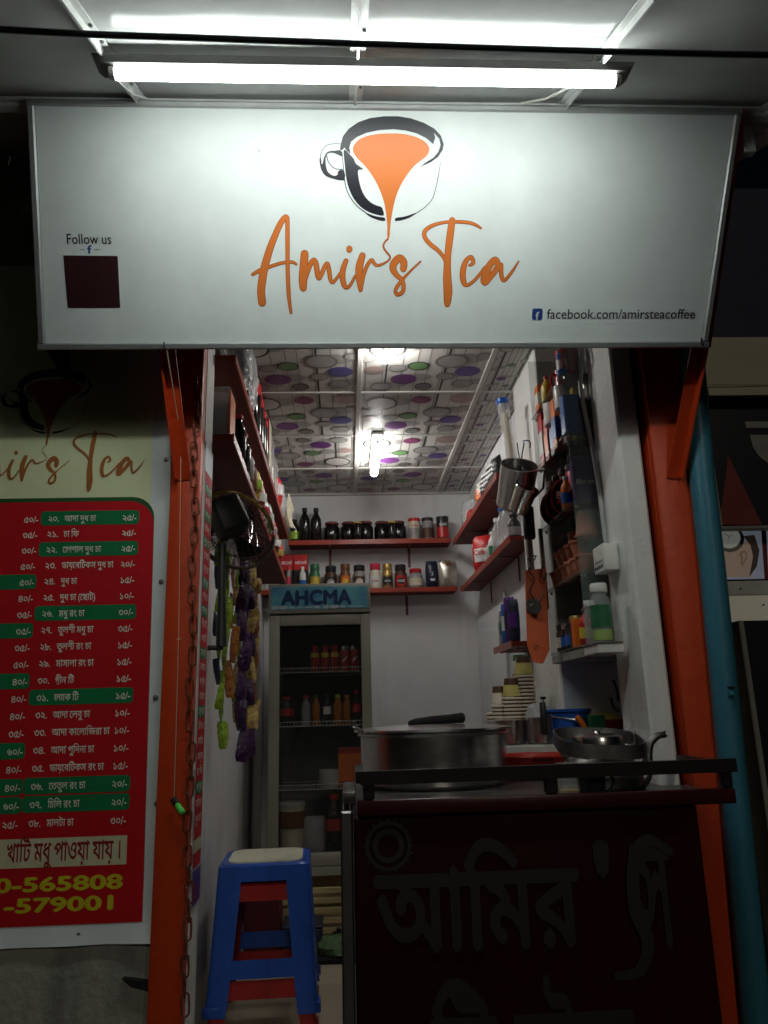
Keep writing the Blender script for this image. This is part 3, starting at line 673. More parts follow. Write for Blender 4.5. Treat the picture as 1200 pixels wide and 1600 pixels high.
# the same logo, smaller
sc_ = .80; ax, ay = sg(697, 478); tgt = aty(137, 767, 2.141)
logo(ban, lambda u, v, d: Vector((tgt.x+u, 2.1418-d, tgt.z+v)), sc_, ('ink_dark', 'ink_brown', None), ax, ay)
for px, py in ((260, 718), (252, 909), (243, 1090), (245, 1256), (123, 1461), (237, 1462)):
    q = aty(px, py, 2.1405); mm = MB(); mm.M = Matrix.Translation(q) @ Matrix.Rotation(math.pi/2, 4, 'X'); mm.lathe([(.0, -.004), (.0072, -.003), (.0072, .0005), (.005, .0028), (.0, .0034)], seg=12); mm.build('screw', 'screw_steel', ban)
mm = MB(); mm.prism([(-.56, .700), (-.495, .690), (-.495, .672), (-.54, .684)], lambda a, b: Vector((a, 2.128, b)), (0, .02, 0)); single(mm, 'bracket_stub', 'fascia_black', 'small dark metal stub under the corner of the menu banner', 'bracket')

# narrow banner on the inner face of the door jamb
sb_ = thing('jamb_banner', 'narrow red menu strip with green bars on the inside of the door jamb', 'banner', (-.408, 2.23, .84))
MB().rbox(-.4085, -.4065, 2.176, 2.297, .84, 2.11, .0008, 1).build('sheet', 'banner_vinyl', sb_)
def SJ(y, z, d): return Vector((-.4062+d, y, z))
mm = MB(); mm.flat([[(2.178, .93), (2.289, .93), (2.289, 2.02), (2.178, 2.02)]], lambda a, b: SJ(a, b, .0004)); mm.build('red_field', 'banner_red', sb_, smooth=0)
mm = MB(); mm.flat([[(2.18, .968), (2.285, .968), (2.285, 1.0), (2.18, 1.0)]], lambda a, b: SJ(a, b, .0010)); mm.build('notice_strip', 'banner_box', sb_, smooth=0)
mm = MB(); mm.flat([[(2.178, .842), (2.289, .842), (2.289, .926), (2.178, .926)]], lambda a, b: SJ(a, b, .0010)); mm.build('picture_strip', 'pack_purple', sb_, smooth=0)
k_ = 0
for i in range(24):
    z = 1.97-i*.040
    if i in (0, 2, 4, 7, 9, 12, 16, 21):
        mm = MB(); mm.flat([rrect(2.182, z-.016, 2.275, z+.016, .008)], lambda a, b: SJ(a, b, .0010)); mm.build('green_row', 'banner_green', sb_, smooth=0)
    mm = MB(); text(mm, ROWS[i % 19][1], .028, (0, 0, 0), f=lambda a, b: SJ(2.19+a, z-.008+b, .0016), width=.075); mm.build('menu_line', 'banner_text', sb_, smooth=0)

# chain hanging down the narrow post
ch = thing('chain', 'rusty steel chain hanging down the narrow orange post', 'chain', (-.43, 2.105, .45))
def link_mesh():
    m = MB(); pts = []
    for k in range(14):
        a = 2*math.pi*k/14; x = .0095*math.cos(a); z = .0105*math.sin(a)+(.016 if math.sin(a) > 0 else -.016 if math.sin(a) < 0 else 0)
        pts.append((x, 0, z))
    m.tube(pts, .0027, 6, closed=True); return m
lk = link_mesh().build('link', 'rust_chain', ch, world=False)
top = aty(307, 600, 2.108); bot = aty(290, 1570, 2.108); nl = 40
for i in range(nl):
    o = lk if i == 0 else lk.copy()
    if i: col.objects.link(o)
    t = i/(nl-1); p_ = top.lerp(bot, t)+Vector((.004*math.sin(i*.8), 0, 0))
    o.location = p_-ORG[ch]; o.rotation_euler = (R(random.uniform(-6, 6)), R(random.uniform(-5, 5)), R(18) if i % 2 else R(100+random.uniform(-15, 15)))

# string with a marker
st = thing('hanging_string', 'thin pale string tied to the sign with a green capped marker at its end', 'string', tuple(aty(271, 1250, 2.10)))
a, b, c, d = SP(sg(262, 545)[0], -.004, .012), aty(283, 688, 2.09), aty(279, 1000, 2.098), aty(272, 1250, 2.10)
mm = MB(); mm.tube([a, a.lerp(b, .5), b], .0013, 5); mm.tube([b, b.lerp(c, .5), c, d], .0011, 5)
for k in range(3): mm.tube([b+Vector((.006*math.cos(t*1.05+k), -.002, .006*math.sin(t*1.05+k)-.004*k)) for t in range(6)], .0013, 5, closed=True)
mm.tube([b, b+Vector((-.014, -.002, .003)), b+Vector((-.024, 0, .005))], .0012, 5); mm.tube([c+Vector((-.004, 0, 0)), c+Vector((.006, -.002, .003))], .0022, 5)
mm.build('cord', 'string_jute', st)
d2 = aty(284, 1268, 2.085); ax_ = (d2-d).normalized()
mm = MB(); mm.tube([d-ax_*.004, d+ax_*.013], .0085, 10); mm.build('marker_cap', 'marker_black', st)
mm = MB(); mm.tube([d+ax_*.0135, d+ax_*.020, d2+ax_*.004, d2+ax_*.007], [.006, .0078, .0078, .005], 10); mm.build('marker_body', 'marker_green', st)

# ================================================================== small goods, built at their base
def ctext(mb, s, size, r, z, bold=.02, width=None):
    text(mb, s, size, (0, 0, 0), f=lambda a, b: Vector((r*math.sin(a/r), -r*math.cos(a/r), z+b)), align='C', bold=bold, width=width)
def band(t, r, z0, z1, m_, name='label_band', seg=20, arc=None):
    mb = MB(); mb.lathe([(r, z0), (r, z1)], seg=seg) if False else None
    n = 24; a0, a1 = (-math.pi, math.pi) if not arc else (-arc, arc)
    mb.grid(lambda u, v: Vector((r*math.sin(a0+(a1-a0)*u), -r*math.cos(a0+(a1-a0)*u), z0+(z1-z0)*v)), n, 1)
    return mb.build(name, m_, t, world=False)
def bottle(name, label, loc, h, r, body='syrup_dark', cap='cap_black', bandm=None, txt=None, group=None, ink='ink_white', cat='bottle', b0=.18, b1=.5, neck=.42, rz=0):
    t = thing(name, label, cat, loc, rz, group)
    MB().lathe([(r*.85, 0), (r, h*.03), (r, h*.62), (r*.95, h*.68), (r*.66, h*.78), (r*neck, h*.84), (r*neck, h*.92)], seg=18).build('body', body, t, world=False, smooth=50)
    MB().lathe([(r*neck*1.18, h*.90), (r*neck*1.2, h*.985), (r*neck*1.05, h)], seg=14).build('cap', cap, t, world=False)
    if bandm:
        q = band(t, r*1.012, h*b0, h*b1, bandm)
        if txt:
            mb = MB(); ctext(mb, txt, r*.75, r*1.02, h*(b0+b1)/2-r*.25, width=r*1.5); mb.build('lettering', ink, q, world=False, smooth=0)
    return t
def jar(name, label, loc, h, r, body, lid, bandm=None, txt=None, group=None, ink='ink_white', cat='jar', lidh=.2, b0=.2, b1=.65, disc=None, bulge=1.0, rz=0):
    t = thing(name, label, cat, loc, rz, group)
    hb = h*(1-lidh)
    MB().lathe([(r*.88, 0), (r, h*.05), (r*bulge, hb*.45), (r, hb*.82), (r*.80, hb*.96), (r*.78, hb)], seg=18).build('body', body, t, world=False, smooth=50)
    MB().lathe([(r*.86, hb), (r*.88, hb+.002), (r*.88, h-.003), (r*.82, h)], seg=18).build('lid', lid, t, world=False)
    if bandm:
        q = band(t, r*bulge*1.015, hb*b0, hb*b1, bandm, arc=None if not disc else 1.0)
        if disc:
            mb = MB(); zc = hb*(b0+b1)/2; rr = r*bulge*1.03; mb.flat([[(r*.62*math.cos(a), r*.55*math.sin(a)) for a in [k*.5236 for k in range(12)]]], lambda a, b: Vector((rr*math.sin(a/rr), -rr*math.cos(a/rr), zc+b))); mb.build('emblem', disc, q, world=False, smooth=0)
        if txt:
            mb = MB(); ctext(mb, txt, r*.5, r*bulge*1.045, hb*(b0+b1)/2-r*.15, width=r*1.25); mb.build('lettering', ink, q, world=False, smooth=0)
    return t
def canister(name, label, loc, h, r, body, lid, mid=None, txt=None, group=None, ink='ink_white', cat='canister', rz=0):
    t = thing(name, label, cat, loc, rz, group)
    MB().lathe([(r*.96, 0), (r, .004), (r, h*.84), (r*.97, h*.85)], seg=20).build('body', body, t, world=False)
    MB().lathe([(r*1.02, h*.845), (r*1.03, h*.85), (r*1.03, h*.985), (r*.97, h)], seg=20).build('lid', lid, t, world=False)
    if mid:
        q = band(t, r*1.012, h*.12, h*.55, mid)
        if txt: mb = MB(); ctext(mb, txt, r*.6, r*1.022, h*.6, width=r*1.4); mb.build('lettering', ink, q, world=False, smooth=0)
    return t
def carton(name, label, loc, wx, dy, h, body, front=None, txt=None, ink='ink_white', rz=0, group=None, cat='box', split=None, tz=.7, tilt=None):
    t = thing(name, label, cat, loc, rz, group, tilt)
    MB().rbox(-wx/2, wx/2, -dy/2, dy/2, 0, h, .002, 1).build('carton', body, t, world=False)
    if front:
        s0, s1 = split or (.1, .9)
        mb = MB(); mb.box(-wx*.485, wx*.485, -dy/2-.0012, -dy/2, h*s0, h*s1); mb.build('front_print', front, t, world=False, smooth=0)
        mb = MB(); mb.box(-wx/2-.0012, -wx/2, -dy*.485, dy*.485, h*s0, h*s1); mb.build('side_print', front, t, world=False, smooth=0)
    if txt:
        mb = MB(); text(mb, txt, wx*.3, (0, -dy/2-.0024, h*tz), width=wx*.8, align='C', bold=.03); mb.build('lettering', ink, t, world=False, smooth=0)
        mb = MB(); text(mb, txt, dy*.35, (-wx/2-.0024, 0, h*tz), u=(0, -1, 0), width=min(dy, h)*.8, align='C', bold=.03); mb.build('lettering', ink, t, world=False, smooth=0)
    return t
def pillow(mb, wd, h, th, sd=0, nu=8, nv=10, axis=0):
    for s_ in (-1, 1):
        def f(u, v):
            e = (math.sin(math.pi*min(1, max(0, u)))**.6)*(math.sin(math.pi*v)**.5)
            wv = .25*noise.noise(Vector((u*5+sd, v*7, s_*3.1)))
            x = (u-.5)*wd*(.80+.20*math.sin(math.pi*min(1, max(0, v)))**.5+.05*noise.noise(Vector((v*6+sd, s_*0, sd)))); y = s_*th/2*e*(1+wv); z = v*h
            return Vector((x, y, z)) if not axis else Vector((y, x, z))
        mb.grid(f, nu, nv)
    return mb
def pouch(name, label, loc, wd, h, th, body, bandm=None, txt=None, ink='ink_white', rz=0, group=None, cat='pouch', sd=0, b0=.35, b1=.7, tilt=None):
    t = thing(name, label, cat, loc, rz, group, tilt)
    pillow(MB(), wd, h, th, sd).build('bag', body, t, world=False, smooth=60)
    if bandm:
        def f(u, v):
            vv = b0+(b1-b0)*v; uu = .12+.76*u; e = (math.sin(math.pi*uu)**.6)*(math.sin(math.pi*vv)**.5)
            return Vector(((uu-.5)*wd*.95, -th/2*e*1.28-.0022, vv*h))
        q = MB().grid(f, 8, 5).build('print', bandm, t, world=False)
    if txt:
        mb = MB(); text(mb, txt, wd*.3, (0, -th*.66-.006, h*(b0+b1)/2), width=wd*.6, align='C', bold=.03); mb.build('lettering', ink, t, world=False, smooth=0)
    return t

# ================================================================== shelves
def shelf(label, x0, x1, y0, y1, za, zb, edge, cat='shelf', m_='shelf_red', group='red painted wall shelves'):
    """board between y0 and y1, underside za at y0 and zb at y1; edge: which side carries the lip"""
    t = thing('wall_shelf', label, cat, ((x0+x1)/2, (y0+y1)/2, za), group=group)
    T_ = .020
    m = MB(); P = [(x, y, z+k) for k in (0, T_) for x, y, z in ((x0, y0, za), (x1, y0, za), (x1, y1, zb), (x0, y1, zb))]
    m.add(P, [(3, 2, 1, 0), (4, 5, 6, 7), (0, 1, 5, 4), (1, 2, 6, 5), (2, 3, 7, 6), (3, 0, 4, 7)]); m.build('board', m_, t, smooth=0)
    m = MB(); e = .006
    if edge == 'y': m.box(x0, x1, y0-e, y0-.0005, za-.006, za+T_+.003)
    else:
        xe0, xe1 = (x1+.0005, x1+e) if edge == 'x+' else (x0-e, x0-.0005)
        P = [(x, y, z+k) for k in (-.006, T_+.003) for x, y, z in ((xe0, y0, za), (xe1, y0, za), (xe1, y1, zb), (xe0, y1, zb))]
        m.add(P, [(3, 2, 1, 0), (4, 5, 6, 7), (0, 1, 5, 4), (1, 2, 6, 5), (2, 3, 7, 6), (3, 0, 4, 7)])
    m.build('edge_strip', 'shelf_edge', t, smooth=0)
    # steel support brackets under the board
    n = 2
    for k in range(n):
        f = .25+.5*k
        m = MB()
        if edge == 'y':
            x = x0+(x1-x0)*f; m.box(x-.008, x+.008, y1-.004, y1-.001, za-.13, za-.001); m.box(x-.008, x+.008, y0+.02, y1-.004, za-.005, za-.001)
        else:
            y = y0+(y1-y0)*f; z = za+(zb-za)*f-.002; xw = x0+.001 if edge == 'x+' else x1-.001; s_ = 1 if edge == 'x+' else -1
            a_, b_ = sorted((xw, xw+s_*.004)); m.box(a_, b_, y-.008, y+.008, z-.12, z-.002); a_, b_ = sorted((xw+s_*.004, xw+s_*.10)); m.box(a_, b_, y-.008, y+.008, z-.006, z-.002)
        m.build('support', 'lid_maroon', t, smooth=0)
    return t
LU = lambda Y: 2.44+(Y-2.32)*(2.365-2.44)/2.36+.021
LL = lambda Y: 2.165+(Y-2.32)*(2.055-2.165)/2.36+.021
shelf('upper red shelf along the wall above the fan', -.518, -.352, 2.32, 4.68, 2.44, 2.365, 'x+')
shelf('lower red shelf along the wall, just above the fan', -.518, -.352, 2.32, 4.52, 2.165, 2.060, 'x+')
shelf('upper red shelf on the back wall carrying dark jars', -.35, .678, 4.72, 4.898, 2.342, 2.342, 'y')
shelf('lower red shelf on the back wall carrying coffee jars', -.518, .700, 4.72, 4.898, 2.032, 2.032, 'y')
shelf('upper red shelf on the right wall behind the hanging steel mug', .690, .838, 3.26, 4.70, 2.318, 2.318, 'x-')
shelf('lower red shelf on the right wall with bottles and pouches', .722, .838, 3.22, 4.69, 2.018, 2.018, 'x-')
shelf('short low red shelf by the cutting board holding packets', .700, .838, 3.22, 3.62, 1.565, 1.565, 'x-')
ZU, ZL = 2.3635, 2.0535
def bsx(px, py=845, Y=4.80): return aty(px, py, Y).x
KP = .00409
# --- upper back shelf
G = 'dark bottles on the upper back shelf'
bottle('bottle', 'dark bottle with a lime green label at the corner of the upper back shelf', (bsx(460), 4.83, ZU), .165, .031, bandm='pack_lime', group=G)
bottle('bottle', 'tall dark syrup bottle next to the lime labelled bottle', (bsx(476), 4.80, ZU), .232, .034, group=G)
bottle('bottle', 'tall dark syrup bottle next to the row of dark jars', (bsx(494), 4.80, ZU), .230, .034, group=G)
G = 'dark round jars on the upper back shelf'
for i, (px, hh, rr, lid, lb) in enumerate((
        (518.5, .138, .050, 'lid_maroon', 'first big dark jar beside the tall bottles'), (545, .138, .050, 'lid_maroon', 'second big dark jar from the tall bottles'), (571.5, .140, .050, 'lid_maroon', 'middle big dark jar between the two yellow lidded ones'),
        (597.5, .138, .050, 'lid_maroon', 'fourth big dark jar from the tall bottles'), (623, .138, .050, 'lid_maroon', 'last big dark jar beside the red lidded canister'))):
    t = jar('jar', lb, (bsx(px), 4.825, ZU), hh, rr, 'syrup_dark', lid, group=G, lidh=.12)
    mb = MB(); rr2 = rr*1.006; mb.flat([[(-.010+.004*(i % 2), 0), (.010-.003*(i % 3), .001), (.009, .014-.004*(i % 2)), (-.007, .013)]], lambda a, b: Vector((rr2*math.sin(a/rr2), -rr2*math.cos(a/rr2), .055+b))); mb.build('paper_tag', 'pack_white', t, world=False, smooth=0)
for px, lb in ((559.5, 'small dark jar with yellow lid nearer the tall bottles'), (612, 'small dark jar with yellow lid nearer the canisters')):
    jar('jar', lb, (bsx(px), 4.752, ZU), .122, .027, 'syrup_dark', 'cap_yellow', group=G, lidh=.08)
canister('canister', 'cream canister with red lid at the end of the dark jars', (bsx(648), 4.80, ZU), .152, .038, 'pack_cream', 'pack_red', 'pack_grey', 'Coffee', group='canisters on the upper back shelf', ink='pack_red')
canister('canister', 'brown patterned canister with black lid between two red canisters', (bsx(669), 4.80, ZU), .153, .037, 'pack_grey', 'cap_black', 'coffee_brown', group='canisters on the upper back shelf')
canister('canister', 'red and black canister at the right end of the upper back shelf', (bsx(692.5), 4.80, ZU), .160, .039, 'pack_black', 'cap_black', 'pack_red', 'NESCAFÉ', group='canisters on the upper back shelf')
# --- lower back shelf
G = 'coffee cartons on the lower back shelf'
for px, lb in ((447, 'dark coffee carton with red top in the corner of the lower back shelf'), (470, 'dark coffee carton with red top beside the green lidded jar')):
    carton('coffee_carton', lb, (bsx(px, 900), 4.83, ZL), .089, .06, .238, 'pack_black', 'pack_red', 'NESCAFÉ', split=(.58, 1.0), tz=.74, group=G)
bottle('bottle', 'small white bottle with blue band in front of the red topped cartons', (bsx(473.5, 905), 4.752, ZL), .15, .021, 'pack_white', 'pack_white', 'pack_blue', b0=.08, b1=.42)
canister('canister', 'slim red and grey tube standing in front of the corner carton', (bsx(452, 905), 4.755, ZL), .155, .014, 'pack_grey', 'pack_red', 'pack_pink')
G = 'coffee jars on the lower back shelf'
LJ = [('green coffee jar with dark green lid beside the cartons', 492, .172, .033, 'pack_green', 'pack_green', 'pack_yellow', None, None),
      ('black coffee jar with oval emblem next to the green jar', 517, .158, .039, 'coffee_brown', 'cap_black', 'pack_black', 'NESCAFÉ', 'pack_grey'),
      ('brown coffee jar with yellow print between two black jars', 539.5, .170, .034, 'pack_brown', 'pack_brown', 'pack_orange', None, 'pack_yellow'),
      ('grey brown coffee jar beside the pink lidded creamer', 561.5, .160, .040, 'pack_grey', 'cap_black', 'coffee_brown', 'NESCAFÉ', 'pack_cream'),
      ('cream coloured creamer jar with pink lid', 586.5, .168, .038, 'pack_cream', 'pack_pink', 'pack_white', 'Coffee', None),
      ('gold coffee jar with gold lid', 605.5, .165, .034, 'pack_gold', 'pack_gold', 'pack_black', 'NESCAFÉ', None),
      ('dark coffee jar with red fruit print next to the gold jar', 626, .158, .040, 'coffee_brown', 'cap_black', 'pack_red', 'NESCAFÉ', 'pack_black')]
for lb, px, hh, rr, bd, ld, bn, tx, dc in LJ:
    jar('coffee_jar', lb, (bsx(px, 905), 4.80, ZL), hh, rr, bd, ld, bn, tx, group=G, lidh=.24, disc=dc, bulge=.97, b0=.12, b1=.72, ink='pack_red' if tx == 'Coffee' else 'ink_white')
t = jar('coffee_jar', 'squat square coffee jar with red lid and cream label', (bsx(649.5, 905), 4.80, ZL), .130, .045, 'pack_grey', 'pack_red', 'pack_cream', None, group=G, lidh=.2, ink='ink_black')
t = pouch('coffee_pouch', 'dark teal coffee pouch with white cup emblem', (bsx(675, 905), 4.80, ZL), .082, .180, .05, 'pack_navy', sd=3)
mb = MB(); mb.flat([[(-.016, .062), (.016, .062), (.012, .046), (-.012, .046)]]+ribbon([(-.008, .080, .003), (.004, .086, .005), (-.002, .098, .004), (.006, .108, .002)], 3), lambda a, b: Vector((a, -.040, b))); mb.build('cup_emblem', 'ink_white', t, world=False, smooth=0)
t = pouch('foil_pouch', 'silvery beige foil pouch at the right end of the lower back shelf', (bsx(700, 905), 4.79, ZL), .118, .185, .055, 'pack_foil', sd=9)
mb = MB(); mb.box(-.022, .022, -.034, -.031, .150, .166); mb.build('print', 'pack_brown', t, world=False)
# ================================================================== goods on the long shelves by the wall with the fan
G = 'plastic wrapped packs on the upper long shelf'
for i, (Y, hh, lb) in enumerate(((2.70, .30, 'crinkled clear wrapped pack of dark goods nearest the door on the upper long shelf'), (2.86, .32, 'tall clear wrapped pack next to the red capped bottle'))):
    t = thing('wrapped_pack', lb, 'pack', (-.385, Y, LU(Y)), rz=R(70+8*i), group=G)
    pillow(MB(), .105, hh, .10, i*3.3, 10, 14).build('wrap', 'plastic_wrap', t, world=False, smooth=60)
    for k in range(5):
        MB().lathe([(.028, .02+.045*k), (.034, .03+.045*k), (.034, .055+.045*k), (.028, .062+.045*k)], seg=12).build('dark_tin', 'syrup_dark', t, world=False)
G = 'dark red capped bottles on the upper long shelf'
for i, (Y, hh, lb) in enumerate(((3.02, .30, 'tall dark bottle with red cap and red white label behind the wrapped packs'), (3.12, .28, 'second dark bottle from the wrapped packs on the upper long shelf'), (3.22, .27, 'third dark bottle from the wrapped packs on the upper long shelf'), (3.31, .26, 'dark bottle beside the red and cream carton'))):
    bottle('bottle', lb, (-.378, Y, LU(Y)), hh, .037, 'syrup_dark', 'cap_red', 'pack_red', None, group=G, b0=.58, b1=.72 if i == 0 else .70, neck=.5)
    if i == 0:
        mb = MB()
carton('carton', 'red and cream carton on the upper long shelf', (-.385, 3.44, LU(3.44)), .085, .10, .235, 'pack_cream', 'pack_red', split=(.35, 1.0))
G = 'clear plastic boxes on the upper long shelf'
for i, (Y, lb) in enumerate(((3.62, 'clear plastic box with silver contents beside the red cream carton'), (3.86, 'clear plastic box with silver contents further along the upper long shelf'))):
    t = thing('plastic_box', lb, 'box', (-.395, Y, LU(Y)), group=G)
    MB().rbox(-.045, .045, -.10, .10, 0, .20-.03*i, .006, 2).build('box_shell', 'clear_plastic', t, world=False)
    MB().rbox(-.036, .036, -.09, .09, .006, .15, .01, 1).build('contents', 'pack_foil', t, world=False)
    MB().rbox(-.048, .048, -.103, .103, .2005-.03*i, .214-.03*i, .004, 1).build('lid', 'clear_plastic', t, world=False)
pouch('snack_bag', 'red shiny snack bag hanging over the upper long shelf', (-.375, 4.08, LU(4.08)), .13, .19, .07, 'pack_red', 'plastic_wrap', rz=R(70), sd=4)
pouch('snack_bag', 'clear crinkled bag near the back corner of the upper long shelf', (-.370, 4.26, LU(4.26)), .13, .17, .07, 'plastic_wrap', rz=R(65), sd=14)
t = thing('paper_sheaf', 'curled tan paper bag standing in the back corner', 'bag', (-.385, 4.48, LU(4.48)))
mb = MB()
for k in range(4): mb.grid(lambda u, v: Vector((-.03+.03*k+.03*u+.02*math.sin(3*v+k), -.02+.05*u, .21*v-.03*u*v*k)), 3, 6)
mb.build('folds', 'pack_cream', t, world=False)
# lower long shelf
t = thing('storage_box', 'clear plastic storage box with orange rim nearest the door on the lower shelf', 'box', (-.425, 2.40, LL(2.40)))
MB().rbox(-.06, .055, -.05, .05, 0, .165, .012, 2).build('box_shell', 'clear_plastic', t, world=False); MB().rbox(-.05, .045, -.04, .04, .004, .12, .01, 1).build('contents', 'pack_grey', t, world=False)
MB().rbox(-.064, .060, -.054, .054, .1655, .18, .005, 1).build('lid', 'clear_plastic', t, world=False); MB().rbox(.0565, .0615, -.054, .054, .01, .164, .002, 1).build('clip_rim', 'pack_orange', t, world=False)
G = 'small bottles on the lower long shelf'
for i, (Y, hh, cp, bd, lb) in enumerate(((2.53, .155, 'cap_red', 'syrup_dark', 'dark bottle with red cap beside the clear storage box'), (2.66, .14, 'cap_red', 'syrup_dark', 'dark small bottle with red cap, second from the storage box'), (2.77, .125, 'cap_red', 'pack_grey', 'grey small bottle with red cap behind the two dark ones'), (2.88, .12, 'cap_black', 'pack_brown', 'brown small bottle before the yellow pack on the lower long shelf'))):
    bottle('bottle', lb, (-.362, Y, LL(Y)), hh, .026, bd, cp, group=G, neck=.5)
for Y, m_, m2, lb, hh in ((3.0, 'pack_yellow', 'pack_lime', 'yellow packet standing on the lower long shelf', .13), (3.16, 'pack_pink', 'pack_white', 'pink and white packet after the yellow one', .13), (3.32, 'pack_white', 'pack_pink', 'white packet with pink print on the lower long shelf', .11), (3.50, 'pack_green', 'pack_white', 'shiny green packet on the lower long shelf', .15), (3.68, 'pack_red', 'plastic_wrap', 'red foil packet after the green one', .13), (3.88, 'pack_brown', 'pack_white', 'brown striped packet on the lower long shelf', .11), (4.10, 'pack_red', 'pack_gold', 'red packet nearest the back on the lower long shelf', .12)):
    pouch('snack_packet', lb, (-.368, Y, LL(Y)), .10, hh, .06, m_, m2, rz=R(60), sd=Y*7, group='packets on the lower long shelf', b0=.3, b1=.6, cat='packet')

# ================================================================== fan
fan = thing('fan', 'black fan with a wire guard coloured lit yellow at the top mounted beside the hanging packets', 'fan', (-.46, 2.56, 1.55))
FC = aty(368, 828, 2.62); FR = .140
fx = Vector((.86, .42, .0)).normalized(); fz = Vector((-.12, .1, .98)).normalized()
def FP(a, r, d=0): return FC+(fx*math.cos(a)+fz*math.sin(a))*r+fx.cross(fz)*d
mm = MB(); mm.tube([FP(R(k), FR) for k in range(5, 176, 9)], .0075, 8); mm.build('guard_rim', 'fan_rim_lit', fan, label='upper half of the guard rim, coloured yellow as lit')  # light painted in: top half lit yellow, lower half dark as shaded
mm = MB(); mm.tube([FP(R(k), FR) for k in range(176, 364, 9)], .0065, 8); mm.build('guard_rim', 'fan_dust_and_shade', fan)
for dd, rr in ((-.05, .125), (-.07, .07), (.05, .12), (.065, .05)):
    mm = MB(); mm.tube([FP(R(k*15), rr, dd) for k in range(24)], .0022, 5, closed=True); mm.build('guard_ring', 'fan_dust_and_shade', fan)
mm = MB()
for k in range(28):
    a = 2*math.pi*k/28
    mm.tube([FP(a, FR), FP(a, .13, -.045), FP(a, .07, -.07), FP(a, .02, -.072)], .0012, 4); mm.tube([FP(a, FR), FP(a, .12, .05), FP(a, .05, .065), FP(a, .015, .066)], .0012, 4)
mm.build('guard_wires', 'fan_dust_and_shade', fan)
for k in range(3):
    a0 = 2*math.pi*k/3+.5
    mm = MB(); mm.grid(lambda u, v: FP(a0+(.15+.85*u)*(.5+.5*v), .03+.082*v, -.02+.035*u), 8, 5); mm.build('blade', 'black_plastic', fan)
mm = MB(); mm.M = Matrix.Translation(FC) @ Matrix((fx, fz, fx.cross(fz))).transposed().to_4x4(); mm.lathe([(.026, -.03), (.03, -.02), (.03, .02), (.02, .03)], seg=14); mm.build('hub', 'black_plastic', fan)
mo = aty(357, 808, 2.50)
mm = MB(); mm.M = Matrix.Translation(mo) @ Matrix.Rotation(R(-24), 4, 'Y') @ Matrix.Rotation(R(20), 4, 'Z'); mm.rbox(-.05, .05, -.05, .06, -.062, .062, .014, 3); mm.build('motor_housing', 'black_plastic', fan)
mm = MB(); b0_ = aty(347, 850, 2.52); b1_ = aty(346, 1010, 2.52); mm.tube([b0_, b0_.lerp(b1_, .5), b1_], [.014, .012, .018], 10); mm.build('stem', 'black_plastic', fan)
mm = MB(); mm.rbox(-.517, b1_.x+.006, 2.512, 2.528, b1_.z-.012, b1_.z+.004, .004, 2); mm.build('wall_mount', 'black_plastic', fan)

# ================================================================== hanging packet strips
def sachet(mb, wd, h, th, sd):
    '''small bulging packet with crimped, pinched ends and creases'''
    for s_ in (-1, 1):
        def f(u, v):
            w_ = .72+.28*math.sin(math.pi*min(.999, max(.001, v)))**.45
            e = math.sin(math.pi*min(1, max(0, u)))**.5*math.sin(math.pi*min(1, max(0, v)))**.7
            cr = 1+.55*noise.noise(Vector((u*7+sd, v*9, s_*2.0)))+.3*noise.noise(Vector((u*15+sd, v*19, s_*5.0)))
            tw = .5*(v-.5)
            x = (u-.5)*wd*w_*(1+.16*noise.noise(Vector((v*9+sd, 1, 3)))); y = s_*th/2*e*cr
            return Vector((x*math.cos(tw)-y*math.sin(tw), x*math.sin(tw)+y*math.cos(tw)+.15*th*math.sin(v*5+sd), v*h))
        mb.grid(f, 9, 15)
    return mb
def strip(label, px0, py0, px1, py1, Y, n, wd, m_, m2, sd):
    a = aty(px0, py0, Y); b = aty(px1, py1, Y); L = (a.z-b.z)/n
    t = thing('packet_strip', label, 'packets', (a.x, a.y, b.z), group='strips of snack packets hanging under the lower long shelf')
    base = []
    for v in range(2): 
        base.append(None)
    for k in range(n):
        q = a.lerp(b, (k+.97)/n)+Vector((random.uniform(-.006, .006), random.uniform(-.012, .012), 0))
        if k < 2: o = sachet(MB(), wd*.8, L*1.08, wd*.26, sd+k*5).build('packet', m_ if k % 2 == 0 else m2, t, world=False, smooth=50); base[k] = o
        else: o = base[k % 2].copy(); col.objects.link(o)
        o.location = q-ORG[t]; o.rotation_euler = (R(random.uniform(-6, 6)), R(random.uniform(-10, 10)), R(random.uniform(-75, 75)))
    mm = MB(); mm.tube([a+Vector((0, .004, 0)), a+Vector((0, .004, .10))], .0015, 5); mm.tube([a+Vector((0, .004, .10)), a+Vector((0, .03, .16)), a+Vector((-.01, .05, .20))], .0015, 5); mm.build('hook_wire', 'steel', t)
strip('bright green packet strip hanging nearest the fan', 353, 862, 346, 1172, 2.66, 8, .052, 'snack_green', 'snack_green', 1)
strip('second green packet strip tucked behind the fan stem', 341, 850, 338, 1110, 2.60, 7, .04, 'snack_green', 'pack_navy', 21)
strip('orange packet strip between the green and dark strips', 364, 880, 362, 1092, 2.74, 4, .042, 'snack_orange', 'snack_orange', 2)
strip('dark purple packet strip in the middle of the hanging packets', 378, 872, 377, 1192, 2.80, 7, .062, 'snack_purple', 'snack_purple', 3)
strip('yellow and purple packet strip nearest the fridge', 392, 882, 393, 1182, 2.92, 8, .055, 'snack_gold', 'snack_purple', 4)
strip('short green packet strip hanging behind the dark purple one', 371, 890, 369, 1130, 2.86, 8, .045, 'snack_green', 'snack_gold', 31)
strip('red and gold packet strip half hidden beside the fridge', 400, 905, 400, 1120, 3.02, 9, .04, 'snack_gold', 'snack_orange', 33)
strip('thin violet packet strip beside the yellow one', 388, 900, 389, 1150, 2.97, 14, .032, 'snack_purple', 'pack_purple', 5)

